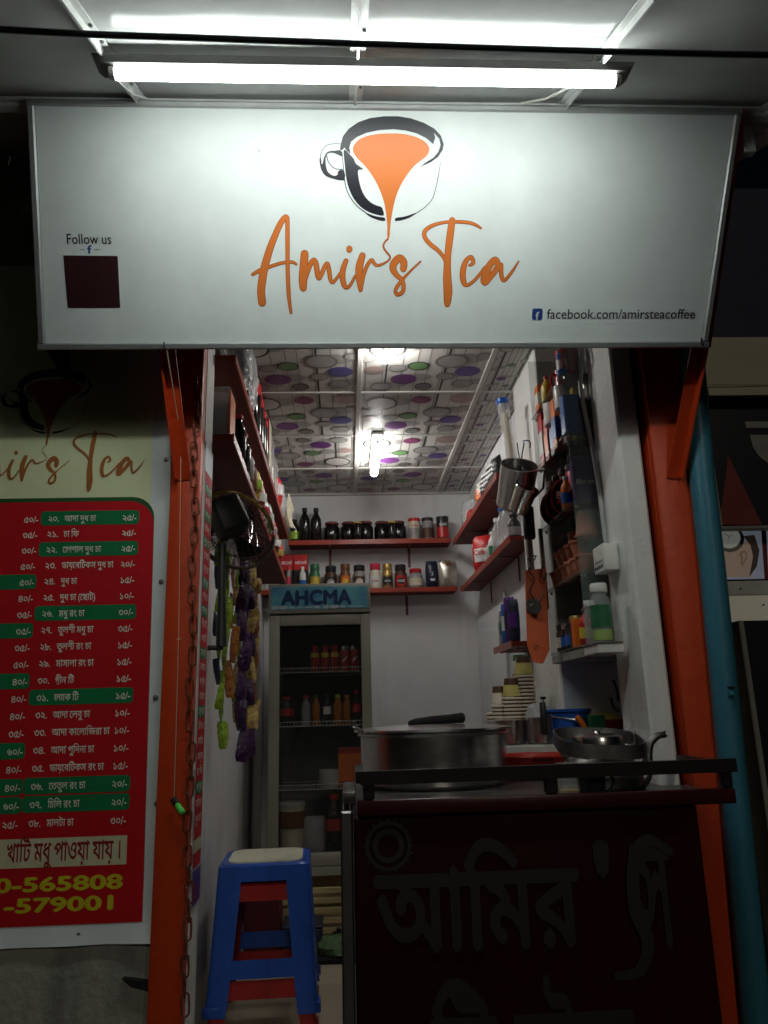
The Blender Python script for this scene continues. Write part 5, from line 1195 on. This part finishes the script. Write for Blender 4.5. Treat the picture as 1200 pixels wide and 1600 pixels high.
for loc, w_, d_, h_, bd, fm, tx, lb in (
        ((.815, 2.755), .05, .055, .215, 'pack_red', 'pack_white', None, 'tall red and white box at the far end of the glass rack'), ((.815, 2.69), .045, .05, .17, 'pack_red', 'pack_orange', None, 'red and orange tea box next to the tall red one'),
        ((.822, 2.63), .05, .045, .16, 'pack_navy', 'pack_blue', None, 'navy blue box in the middle of the fourth glass shelf'), ((.818, 2.565), .06, .05, .19, 'pack_orange', 'pack_blue', None, 'orange and blue box in the glass rack'),
        ((.830, 2.505), .05, .05, .15, 'pack_brown', 'pack_black', 'EAF', 'brown and black box with white lettering'), ((.848, 2.452), .045, .045, .185, 'pack_yellow', 'pack_black', None, 'yellow and black tin box beside the bright blue box')):
    carton('box', lb, (*loc, niche(GZ[3])), w_, d_, h_, bd, fm, tx, split=(.2, .62), group=G)
carton('box', 'bright blue box in front of the cable on the glass rack', (.812, 2.404, niche(GZ[3])), .075, .045, .135, 'pack_blue', None, None, group=G)
for k, (y, lb) in enumerate(((2.745, 'first honey bottle with red rim, far end of the third glass shelf'), (2.665, 'middle honey bottle with red rim on the third glass shelf'), (2.585, 'honey bottle with red rim beside the purple box'))):
    t = thing('honey_bottle', lb, 'bottle', (.815, y, niche(GZ[2])), R(-28), group='flat round honey bottles')
    m = MB(); m.M = Matrix.Translation((0, 0, .068)) @ Matrix.Rotation(math.pi/2, 4, 'X'); m.lathe([(.052, -.019), (.060, -.013), (.060, .013), (.052, .019)], seg=24, sx=.8, sy=1.12); m.M = None; m.build('body', 'syrup_dark', t, world=False)
    m = MB(); m.tube([(.8*.0565*math.cos(a), -.0195, .068+1.12*.0565*math.sin(a)) for a in [j*math.pi/14 for j in range(28)]], .0028, 6, closed=True); m.build('red_rim', 'pack_red', t, world=False)
    MB().lathe([(.014, .13), (.014, .15), (.019, .151), (.019, .172), (.015, .176)], seg=14).build('cap', 'coffee_brown', t, world=False)
    m = MB(); m.box(-.034, .034, -.0215, -.0195, .045, .090); lb_ = m.build('label_print', 'pack_black', t, world=False)
    m = MB(); text(m, 'BEE', .036, (0, -.0225, .063), align='C', bold=.03, width=.055); m.build('lettering', 'ink_white', lb_, world=False, smooth=0)
    m = MB(); m.box(-.026, .026, -.0222, -.0216, .046, .058); m.build('flower_print', 'pack_orange', lb_, world=False)
canister('jar', 'red jar with dark lid behind the purple box', (.84, 2.525, niche(GZ[2])), .17, .034, 'pack_red', 'cap_black', cat='jar')
carton('box', 'purple box with pale lettering on the third glass shelf', (.842, 2.455, niche(GZ[2])), .075, .10, .165, 'pack_purple', None, 'Bro', tz=.4, rz=R(-12))
G = 'small packs filling the glass rack'
for k, (x, y, gz, w_, d_, h_, bd, fm, lb) in enumerate((
        (.905, 2.74, 3, .06, .05, .12, 'pack_cream', 'pack_red', 'cream and red pack behind the tall red box'), (.905, 2.66, 3, .06, .05, .15, 'pack_green', 'pack_yellow', 'green and yellow pack behind the navy box'), (.91, 2.58, 3, .06, .05, .17, 'pack_brown', 'pack_gold', 'brown and gold pack behind the orange blue box'),
        (.800, 2.72, 4, .045, .045, .10, 'pack_orange', 'pack_white', 'orange pack at the far end of the top glass shelf'), (.90, 2.66, 4, .05, .05, .13, 'pack_red', 'pack_white', 'red pack at the back of the top glass shelf'), (.91, 2.74, 2, .06, .05, .15, 'pack_gold', 'pack_brown', 'gold pack behind the first honey bottle'),
        (.91, 2.65, 2, .06, .05, .16, 'pack_green', 'pack_white', 'green pack behind the middle honey bottle'), (.92, 2.56, 2, .06, .05, .17, 'pack_red', 'pack_gold', 'red and gold pack behind the red jar'), (.90, 2.72, 0, .05, .05, .13, 'pack_yellow', 'pack_red', 'yellow pack behind the small spice jars'), (.90, 2.62, 0, .05, .05, .12, 'pack_blue', 'pack_white', 'blue pack behind the gold lidded spice jar'))):
    carton('small_pack', lb, (x, y, niche(GZ[gz])), w_, d_, h_, bd, fm, None, split=(.25, .7), group=G)
for k, (x, y, gz, hh, bd, cp, bn, lb) in enumerate(((.790, 2.40, 4, .11, 'pack_blue', 'pack_white', 'pack_white', 'small blue bottle beside the glossy red mug'), (.795, 2.63, 4, .10, 'pack_yellow', 'cap_red', None, 'small yellow bottle between the mugs on the top glass shelf'), (.795, 2.50, 2, .12, 'pack_orange', 'pack_white', 'pack_blue', 'small orange bottle in front of the red jar'), (.795, 2.79-.36, 0, .11, 'pack_red', 'cap_black', 'pack_yellow', 'small red sauce bottle at the near end of the bottom glass shelf'))):
    bottle('small_bottle', lb, (x, y, niche(GZ[gz])), hh, .020, bd, cp, bn, group='small bottles in the glass rack')
# clay cups
def clay(label, loc, tilt):
    t = thing('clay_cup', label, 'clay cup', loc, group='terracotta cups on the second glass shelf', tilt=tilt)
    MB().lathe([(.018, 0), (.022, .004), (.026, .03), (.032, .055), (.033, .058), (.029, .056), (.020, .008), (.003, .008)], seg=16).build('cup', 'terracotta', t, world=False, smooth=40)
    MB().lathe([(.0335, .050), (.0350, .053), (.0350, .058), (.0335, .060)], seg=16).build('rim', 'terracotta', t, world=False)
z = niche(GZ[1]); cc = 0
WORDS = ['far', 'second', 'third', 'fourth', 'fifth', 'sixth']
for k in range(6):
    y = 2.755-.066*k; clay(f'terracotta cup in the lower row of the second glass shelf, {WORDS[k]} from the hanging board' if k else 'terracotta cup in the lower row nearest the hanging board', (.815, y, z+.001), (R(0), R(180 if k % 2 else 0), 0) if False else (0, 0, R(40*k)))
for k in range(4):
    y = 2.70-.066*k; clay(f'terracotta cup in the upper row of the stack, {WORDS[k]} from the hanging board' if k else 'terracotta cup in the upper row nearest the hanging board', (.822, y, z+.062), (0, 0, R(33*k)))
t = thing('clay_jug', 'tall upturned terracotta tumbler on the clay cups', 'clay cup', (.835, 2.44, z+.122), group='terracotta tumblers')
MB().lathe([(.042, 0), (.040, .004), (.030, .085), (.026, .090)], seg=18).build('tumbler', 'terracotta', t, world=False); MB().lathe([(.0435, .001), (.0445, .004), (.043, .010)], seg=18).build('rim', 'terracotta', t, world=False)
t = thing('clay_jug', 'slim terracotta tumbler standing behind the clay cup stack', 'clay cup', (.85, 2.63, z+.062), group='terracotta tumblers')
MB().lathe([(.022, 0), (.024, .09), (.025, .115)], seg=16).build('tumbler', 'terracotta', t, world=False); MB().lathe([(.0255, .110), (.027, .113), (.026, .118)], seg=16).build('rim', 'terracotta', t, world=False)
# bottom glass shelf
z = niche(GZ[0]); G = 'jars on the bottom glass shelf'
for k, (y, hh, bd, ld, bn, lb) in enumerate(((2.76, .10, 'coffee_brown', 'cap_black', 'pack_cream', 'small dark spice jar at the far end of the bottom glass shelf'), (2.70, .095, 'pack_black', 'steel', 'pack_blue', 'small black spice jar with steel lid'), (2.64, .10, 'pack_black', 'cap_black', 'pack_blue', 'small black spice jar with blue band'), (2.585, .11, 'pack_navy', 'pack_gold', 'pack_black', 'spice jar with gold lid behind the orange packet'))):
    jar('spice_jar', lb, (.815, y, z), hh, .026, bd, ld, bn, group=G, lidh=.2)
carton('packet', 'orange packet with white lettering on the bottom glass shelf', (.815, 2.535, z), .06, .04, .095, 'pack_orange', None, None, group=G)
jar('jar', 'brown filled jar with brown lid beside the orange packet', (.835, 2.475, z), .125, .036, 'pack_brown', 'lid_maroon', None, group=G, lidh=.14)
t = thing('jar_ledge', 'white bracket ledge at the front of the bottom glass shelf', 'ledge', (.80, 2.36, 1.45)); q = aty(945, 1003, 2.27)
MB().rbox(q.x-.035, q.x+.045, 2.235, 2.368, q.z-.035, q.z-.006, .003, 1).build('block', 'socket_white', t); MB().rbox(q.x-.04, q.x+.046, 2.230, 2.369, q.z-.0055, q.z-.001, .001, 1).build('plate', 'steel', t)
for px, r_, hh, lb, dy in ((926, .021, .13, 'slim empty clear jar with white lid behind the green labelled jar', .05), (943, .031, .175, 'clear jar with green label and pale contents by the switch box', 0)):
    qq = aty(px, 1003, 2.27+dy); t = thing('clear_jar', lb, 'jar', (qq.x, 2.27+dy, q.z))
    MB().lathe([(r_*.9, 0), (r_, .005), (r_, hh*.72), (r_*.7, hh*.80), (r_*.68, hh*.84)], seg=18).build('glass_wall', 'clear_glass', t, world=False, smooth=50); MB().lathe([(r_*.8, hh*.845), (r_*.82, hh*.85), (r_*.82, hh*.98), (r_*.75, hh)], seg=16).build('lid', 'socket_white', t, world=False)
    if dy == 0: band(t, r_*1.02, hh*.24, hh*.62, 'pack_green'); MB().lathe([(r_*.9, .004), (r_*.9, hh*.2), (.004, hh*.2)], seg=16).build('contents', 'pack_lime', t, world=False)

for o in list(scene.objects):       # stock stands at the front edge of the glass
    if o.parent is None and o.type == 'EMPTY' and .78 < o.location.x < .93 and 2.37 < o.location.y < 2.80 and o.location.z > 1.49 and o is not rk and not o.name.startswith('jar_ledge'): o.location.x -= .028
# switch box and its cable
sw = thing('switch_box', 'white plastic multi socket box on the jamb under the grey cable', 'socket', (.80, 2.30, 1.72))
a = aty(926, 856, 2.30)
MB().rbox(.785, .833, 2.245, 2.345, 1.712, 1.795, .004, 2).build('casing', 'socket_white', sw)
for k in range(4):
    y = 2.262+.020*k
    MB().box(.7838, .7848, y, y+.004, 1.722, 1.732).build('slot', 'cap_black', sw, smooth=0); MB().box(.7838, .7848, y+.007, y+.011, 1.722, 1.732).build('slot', 'cap_black', sw, smooth=0)
MB().rbox(.7815, .7848, 2.26, 2.33, 1.745, 1.785, .001, 1).build('cover_plate', 'socket_white', sw)
m = MB(); pts = [(.829, 2.335, 1.797), (.827, 2.335, 1.86), (.826, 2.34, 1.98), (.824, 2.355, 2.12), (.812, 2.362, 2.26), (.806, 2.365, 2.36), (.820, 2.36, 2.48), (.826, 2.36, 2.66)]
m.tube(smooth_path(pts, 5), .008, 8); single(m, 'cable', 'pipe_grey', 'grey cable drooping down the jamb to the switch box', 'cable')

# ================================================================== hanging kitchen things on the pillar
q = aty(800, 757, 2.76)
hm = thing('steel_pitcher', 'large empty steel pitcher hanging mouth up by the pillar', 'pitcher', (q.x, 2.76, q.z-.085), tilt=(R(40), R(4), 0))
MB().lathe([(.062, 0), (.066, .004), (.068, .165), (.070, .168), (.066, .168), (.062, .008), (.004, .008)], seg=28).build('body', 'steel_brushed', hm, world=False, smooth=40)
MB().tube([(.066, 0, .15), (.095, 0, .15), (.10, 0, .08), (.066, 0, .03)], .005, 8).build('handle', 'steel', hm, world=False)
q = aty(806, 778, 2.70)
h2 = thing('steel_tumbler', 'smaller steel tumbler hanging tilted in front of the pitcher', 'tumbler', (q.x, 2.69, q.z-.055), tilt=(R(34), R(20), 0))
MB().lathe([(.034, 0), (.037, .003), (.044, .10), (.042, .10), (.034, .006), (.004, .006)], seg=22).build('body', 'steel', h2, world=False, smooth=40); MB().lathe([(.0445, .097), (.0455, .099), (.0445, .101)], seg=22).build('rim', 'chrome', h2, world=False)
q = aty(797, 680, 2.95); t = thing('tall_tube', 'tall clear plastic tube with blue cap behind the pitcher', 'tube', (q.x, 2.95, 2.30), tilt=(0, R(-5), 0)); MB().lathe([(.020, 0), (.021, .002), (.025, .24)], seg=16).build('tube_wall', 'clear_plastic', t, world=False); MB().lathe([(.027, .2405), (.028, .243), (.028, .262), (.022, .266)], seg=16).build('cap', 'pack_blue', t, world=False); MB().lathe([(.012, .004), (.014, .2)], seg=10).build('straws', 'pack_cream', t, world=False)
def wires(name, label, cat, paths, r, m_):
    t = thing(name, label, cat, tuple(paths[0][0])); 
    for p_ in paths: MB().tube(smooth_path([tuple(v) for v in p_], 3), r, 6).build('wire', m_, t)
    return t
W = lambda px, py, Y=2.72: aty(px, py, Y)
wires('tongs', 'thin steel tongs and hooks hanging from the glass rack corner', 'tongs', [[W(808, 692), W(812, 720), W(818, 745), W(822, 765), W(838, 767)], [W(819, 692), W(815, 715), W(813, 735)], [W(812, 738), W(822, 742), W(826, 760), W(820, 772), W(826, 778)], [W(817, 690), W(824, 688), W(829, 692), W(828, 700)], [W(822, 768), W(828, 774), W(826, 782), W(820, 780), W(822, 770)]], .0028, 'chrome')
q = W(826, 815, 2.70); t = thing('flask', 'slim black flask hanging above the cutting board', 'flask', tuple(q)); m = MB(); m.rbox(q.x-.020, q.x+.020, 2.68, 2.72, q.z-.07, q.z+.058, .012, 3); m.build('body', 'black_gloss', t); m = MB(); m.rbox(q.x-.014, q.x+.014, 2.685, 2.715, q.z+.0585, q.z+.078, .005, 2); m.build('cap', 'black_plastic', t)
t = thing('steel_tube', 'upright steel tubes hanging behind the orange board', 'tube', tuple(W(834, 860, 2.745)))
for px in (829, 848): q = W(px, 880, 2.748); m = MB(); m.tube([(q.x, 2.748, q.z+.13), (q.x+.002, 2.748, q.z-.17)], .013 if px < 840 else .009, 10); m.build('tube', 'steel_brushed' if px < 840 else 'steel', t)
t = thing('cutting_board', 'orange plastic cutting board hanging on the pillar', 'board', tuple(W(838, 1030, 2.725)))
m = MB(); P = [(W(820, 892, 2.73).x, W(820, 892, 2.73).z), (W(852, 888, 2.73).x, W(852, 888, 2.73).z), (W(858, 1015, 2.73).x, W(858, 1015, 2.73).z), (W(848, 1037, 2.73).x, W(848, 1037, 2.73).z), (W(832, 1035, 2.73).x, W(832, 1035, 2.73).z), (W(824, 1010, 2.73).x, W(824, 1010, 2.73).z)]
m.prism(P[::-1], lambda a_, b_: Vector((a_, 2.722, b_)), (0, .012, 0)); m.build('blade', 'board_orange', t, smooth=0)
q = W(838, 1012, 2.721); m = MB(); m.tube([(q.x+.008*math.cos(a_), 2.7205, q.z+.008*math.sin(a_)) for a_ in [j*math.pi/6 for j in range(12)]], .0015, 5, closed=True); m.build('hang_hole', 'lid_maroon', t)
wires('flex', 'curled black flex dangling over the orange board', 'flex', [[W(824, 875, 2.70), W(838, 868, 2.70), W(826, 890, 2.70), W(835, 905, 2.70), W(828, 925, 2.70), W(836, 940, 2.70), W(830, 960, 2.70)], [W(848, 880, 2.70), W(846, 900, 2.70), W(852, 905, 2.70), W(854, 895, 2.70)]], .0026, 'cable_black')
t = thing('steel_funnel', 'grey steel scoop in front of the orange board', 'scoop', tuple(W(835, 945, 2.69))); q = W(836, 945, 2.69); m = MB(); m.M = Matrix.Translation(q) @ Matrix.Rotation(R(50), 4, 'Y') @ Matrix.Rotation(R(-40), 4, 'X'); m.lathe([(.030, -.012), (.022, .004), (.010, .016), (.009, .03)], seg=18); m.M = None; m.build('cone', 'aluminium_worn', t); m = MB(); m.tube([q+Vector((-.02, -.01, -.004)), q+Vector((.02, -.015, .02)), q+Vector((.028, -.015, .035))], .0025, 6); m.build('handle', 'chrome', t)
wires('ladle', 'dark ladles hanging inside the niche above the kettle', 'ladle', [[W(958, 1062, 2.45), W(964, 1078, 2.45), W(966, 1095, 2.45)], [W(955, 1090, 2.45), W(958, 1104, 2.45), W(968, 1112, 2.45)]], .0045, 'black_plastic')
m = MB()
# goods on the right hand red shelves
ZRU, ZRL, ZRS = 2.3385, 2.0385, 1.5855
t = pouch('plastic_bag', 'clear plastic bag at the back of the upper right shelf', (.755, 4.45, ZRU), .13, .20, .08, 'plastic_wrap', rz=R(-60), sd=41, cat='bag')
pouch('packet', 'cream packet leaning on the upper right shelf', (.735, 3.92, ZRU), .10, .15, .04, 'pack_cream', 'pack_orange', rz=R(-75), sd=43, cat='packet')
for k, (y, lb) in enumerate(((3.76, 'black packet with white stripes nearest the cream packet'), (3.62, 'second black packet with white stripes on the upper right shelf'), (3.48, 'black packet with white stripes nearest the pitcher'))):
    t = pouch('packet', lb, (.735, y, ZRU), .12, .15, .05, 'pack_black', None, rz=R(-75), sd=45+k, cat='packet', group='black striped packets'); m = MB()
    for j in range(3): m.flat([[(-.04, .05+.022*j), (.03, .056+.022*j), (.03, .062+.022*j), (-.04, .058+.022*j)]], lambda a_, b_: Vector((a_, -.036, b_)))
    m.build('white_stripes', 'ink_white', t, world=False, smooth=0)
carton('box', 'red box under the clear bag in the right back corner', (.745, 4.22, ZRU), .07, .12, .07, 'pack_red', None)
pouch('creamer_pouch', 'red white and yellow creamer pouch on the lower right shelf', (.765, 4.10, ZRL), .13, .20, .06, 'pack_red', 'pack_white', 'Coffee', 'pack_red', rz=R(-30), sd=51, b0=.25, b1=.62)
G = 'bottles on the lower right shelf'
for y, hh, r_, bd, cp, bn, lb in ((3.93, .12, .028, 'clear_plastic', 'steel', None, 'short clear jar next to the creamer pouch'), (3.80, .15, .030, 'pack_white', 'pack_white', 'pack_green', 'white bottle with green label on the lower right shelf'), (3.67, .19, .034, 'clear_plastic', 'socket_white', None, 'clear bottle with white cap on the lower right shelf'), (3.55, .215, .032, 'clear_plastic', 'pack_blue', None, 'clear bottle with blue cap on the lower right shelf'), (3.45, .21, .032, 'clear_plastic', 'cap_yellow', None, 'clear bottle with yellow cap on the lower right shelf'), (3.32, .12, .030, 'pack_black', 'cap_black', 'pack_grey', 'black bottle at the near end of the lower right shelf')):
    bottle('bottle', lb, (.765, y, ZRL), hh, r_, bd, cp, bn, group=G, neck=.55)
G = 'packets on the short low shelf'
bottle('bottle', 'small clear bottle at the far end of the short low shelf', (.735, 3.58, ZRS), .17, .022, 'clear_plastic', 'steel', group=G)
for y, m_, m2, hh, lb in ((3.53, 'pack_grey', 'pack_green', .16, 'grey packet with green top on the short low shelf'), (3.47, 'pack_blue', 'pack_white', .19, 'blue packet on the short low shelf'), (3.40, 'pack_purple', 'pack_navy', .21, 'purple packet on the short low shelf'), (3.33, 'pack_navy', 'pack_purple', .19, 'navy packet nearest the pillar on the short low shelf')):
    pouch('packet', lb, (.735, y, ZRS), .06, hh, .03, m_, m2, rz=R(-40), sd=y*9, cat='packet', group=G)
# pipe with valve
pp = thing('water_pipe', 'thin grey pipe with a red valve lever on the right wall', 'pipe', (.825, 3.75, 1.25)); q0 = atx(790, 955, .822); q1 = atx(797, 1110, .822)
m = MB(); m.tube([q0+Vector((0, 0, .1)), q0, q1, q1-Vector((0, 0, .25))], .010, 10); m.build('pipe', 'pipe_grey', pp); qv = q0.lerp(q1, .32)
m = MB(); m.tube([qv+Vector((0, 0, .02)), qv-Vector((0, 0, .02))], .016, 10); m.build('valve_body', 'steel', pp); m = MB(); m.tube([qv+Vector((-.012, -.006, .006)), qv+Vector((-.030, -.01, 0)), qv+Vector((-.032, -.012, -.055))], [.006, .008, .006], 8); m.build('lever', 'valve_red', pp)

# inner lamps
il = thing('ceiling_tube_lamp', 'short lit tube lamp on the patterned ceiling', 'lamp', (.178, 3.99, CEIL-.002))
MB().rbox(.152, .206, 3.71, 4.27, CEIL-.022, CEIL-.008, .003, 1).build('base', 'socket_white', il)
m = MB(); m.M = Matrix.Translation((.179, 3.99, CEIL-.058)) @ Matrix.Rotation(math.pi/2, 4, 'X'); m.lathe([(.019, -.265), (.022, -.262), (.022, .262), (.019, .265)], seg=16); m.M = None; m.build('tube', 'inner_glow', il)
for y in (3.7235, 4.2565): m = MB(); m.M = Matrix.Translation((.179, y, CEIL-.058)) @ Matrix.Rotation(math.pi/2, 4, 'X'); m.lathe([(.010, -.007), (.010, .007)], seg=14); m.M = None; m.build('end_cap', 'socket_white', il)
bl = thing('ceiling_bulb', 'round lit bulb on the ceiling just under the sign edge', 'lamp', (.179, 2.80, CEIL-.002))
MB().lathe([(.018, -.010), (.022, -.008), (.022, -.001)], (0, 0, 0), 18).build('rose', 'socket_white', bl, world=False); MB().lathe([(.004, -.052), (.020, -.046), (.030, -.030), (.026, -.014), (.02, -.0105)], seg=18).build('bulb', 'bulb_glow', bl, world=False, smooth=60)

# ================================================================== neighbouring shop on the right
nb = thing('neighbour_front', 'dark upper front of the neighbouring shop behind the teal pole', 'shop front', (2.4, 3.2, STREET))
MB().rbox(1.12, 6.0, 3.2, 3.4, STREET, 3.8, .01, 1).build('wall', 'neighbour_navy', nb); MB().rbox(1.12, 6.0, 3.16, 3.198, 2.80, 2.95, .01, 1).build('band', 'neighbour_band', nb)
MB().box(1.105, 1.118, 2.37, 3.2, STREET, 3.4).build('side_wall', 'neighbour_navy', nb, smooth=0)
YN = 2.42
def NP(px, py, Y=YN): return aty(px, py, Y)
m = MB(); a = NP(1104, 527, 2.36); b = NP(1200, 617, 2.36); m.grid(lambda u, v: Vector((a.x-.02+.9*u, 2.36-.006*noise.noise(Vector((u*4, v*3, 2))), b.z+(a.z-b.z)*v)), 12, 6)
m.box(a.x-.02, a.x+.88, 2.368, 2.38, b.z, a.z); cp_ = thing('cream_panel', 'cream fabric panel above the black neighbouring signboard', 'panel', (a.x+.4, 2.36, b.z)); m.build('sheet', 'neighbour_cream', cp_); m = MB(); m.tube([(a.x-.02, 2.353, b.z+.035), (a.x+.88, 2.353, b.z+.030)], .0015, 5); m.build('seam', 'neighbour_grey', cp_)
a = NP(1102, 618); b = NP(1127, 822); bx0 = (a.x+b.x)/2
bb = thing('black_signboard', 'black signboard with grey letters and a red peak beside the teal pole', 'sign', (bx0+.4, YN, b.z))
MB().rbox(bx0, bx0+.9, YN, YN+.03, b.z, a.z, .003, 1).build('panel', 'neighbour_black', bb); MB().rbox(bx0-.012, bx0-.0005, YN-.006, YN+.03, b.z, a.z, .002, 1).build('frame_bar', 'neighbour_grey', bb); MB().rbox(bx0-.012, bx0+.9, YN-.004, YN+.03, b.z-.012, b.z-.0005, .002, 1).build('frame_bar', 'neighbour_grey', bb)
def nflat(P, d, ink, name):
    m = MB(); Q = [NP(*p_) for p_ in P]; m.flat([[(q_.x, q_.z) for q_ in Q]], lambda a_, b_: Vector((a_, YN-d, b_))); return m.build(name, ink, bb, smooth=0)
nflat([(1137, 712), (1190, 820), (1250, 960 - 140), (1123, 820)], .003, 'neighbour_red', 'red_peak')
nflat([(1163, 659), (1260, 659), (1260, 669), (1165, 669)], .003, 'neighbour_grey', 'letter_bar')
nflat([(1171, 680), (1260, 680), (1260, 728), (1200, 725), (1186, 714), (1176, 700)], .003, 'neighbour_grey', 'letter_curve')
YP = 2.50
a = NP(1126, 824, YP); b = NP(1136, 905, YP)
ps = thing('poster', 'poster with an added glow showing a clock and the side of a head with an ear', 'poster', (a.x+.2, YP, b.z))
def pflat(P, d, ink, name, parent=None):
    m = MB(); Q = [NP(*p_, YP) for p_ in P]; m.flat([[(q_.x, q_.z) for q_ in Q]], lambda a_, b_: Vector((a_, YP-d, b_))); return m.build(name, ink, parent or ps, smooth=0)
MB().rbox(a.x-.01, a.x+.5, YP, YP+.012, b.z, a.z, .001, 1).build('sheet', 'poster_bluegrey', ps)  # sheet and prints carry an added glow in their materials
def pell(cx, cy_, rx, ry, n=20): return [(cx+rx*math.cos(2*math.pi*k/n), cy_+ry*math.sin(2*math.pi*k/n)) for k in range(n)]
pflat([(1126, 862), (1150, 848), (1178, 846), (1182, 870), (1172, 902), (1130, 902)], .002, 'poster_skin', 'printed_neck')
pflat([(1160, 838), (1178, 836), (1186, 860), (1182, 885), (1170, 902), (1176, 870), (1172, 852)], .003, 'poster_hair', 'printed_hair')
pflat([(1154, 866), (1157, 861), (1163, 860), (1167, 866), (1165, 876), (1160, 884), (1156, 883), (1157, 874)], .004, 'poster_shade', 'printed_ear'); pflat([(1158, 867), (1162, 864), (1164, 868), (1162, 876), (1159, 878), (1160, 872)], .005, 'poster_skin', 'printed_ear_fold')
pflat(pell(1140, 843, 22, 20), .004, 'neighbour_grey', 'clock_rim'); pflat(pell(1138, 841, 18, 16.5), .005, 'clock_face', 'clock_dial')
m = MB(); q = NP(1138, 839, YP)
for dx, dz, w_ in ((-.016, .012, .0022), (.012, .006, .002), (-.008, -.016, .0014)):
    m.flat(ribbon([(q.x, q.z, w_), (q.x+dx, q.z+dz, w_*.6)], 2), lambda a_, b_: Vector((a_, YP-.006-.0002*w_*1000, b_)))
m.build('clock_hands', 'ink_black', ps, smooth=0)
pflat([(1188, 824), (1196, 824), (1200, 905), (1194, 905)], .004, 'neighbour_red', 'red_stripe')
YA = 2.46
a = NP(1138, 908, YA); b = NP(1140, 930, YA)
wf = thing('white_frame', 'white painted window frame under the poster', 'frame', (a.x+.2, YA, b.z-.15))
MB().rbox(a.x-.01, a.x+.5, YA, YA+.02, b.z, a.z, .002, 1).build('rail', 'socket_white', wf); MB().rbox(a.x+.135, a.x+.175, YA+.001, YA+.021, b.z-.5, b.z-.001, .002, 1).build('stile', 'socket_white', wf)
MB().rbox(a.x-.01, a.x+.134, YA+.008, YA+.012, b.z-.5, b.z-.001, .001, 1).build('pane', 'pane_added_glow', wf)  # faint glow added to the pane, no lamp behind it
for px, py in ((1157, 920), (1193, 945)): q = NP(px, py, YA-.001); m = MB(); m.M = Matrix.Translation(q) @ Matrix.Rotation(math.pi/2, 4, 'X'); m.lathe([(.003, -.001), (.003, .002)], seg=8); m.M = None; m.build('screw', 'cap_black', wf)
YB = 2.30
a = NP(1152, 970, YB); b = NP(1190, 1230, YB)
bd = thing('black_cabinet', 'black cabinet with grey edge at the right border under the white frame', 'cabinet', (a.x+.3, YB, STREET))
MB().rbox(a.x+.018, a.x+.7, YB, YB+.14, STREET, a.z, .004, 1).build('panel', 'neighbour_black', bd); MB().rbox(a.x, a.x+.0175, YB-.008, YB+.14, STREET, a.z, .003, 1).build('edge_trim', 'neighbour_grey', bd)
MB().rbox(a.x-.06, a.x-.002, YB+.10, YB+.13, STREET, a.z-.01, .003, 1).build('side_panel', 'neighbour_cream', bd)
q = NP(1175, 1140, 2.36); t = thing('latch', 'small pale latch beside the black cabinet', 'latch', (q.x, q.y, q.z)); MB().rbox(-.012, .006, -.01, .01, -.012, .016, .002, 1).build('plate', 'tub_white', t, world=False); MB().rbox(-.008, .010, -.016, -.0105, -.008, -.003, .001, 1).build('bolt', 'pack_gold', t, world=False)
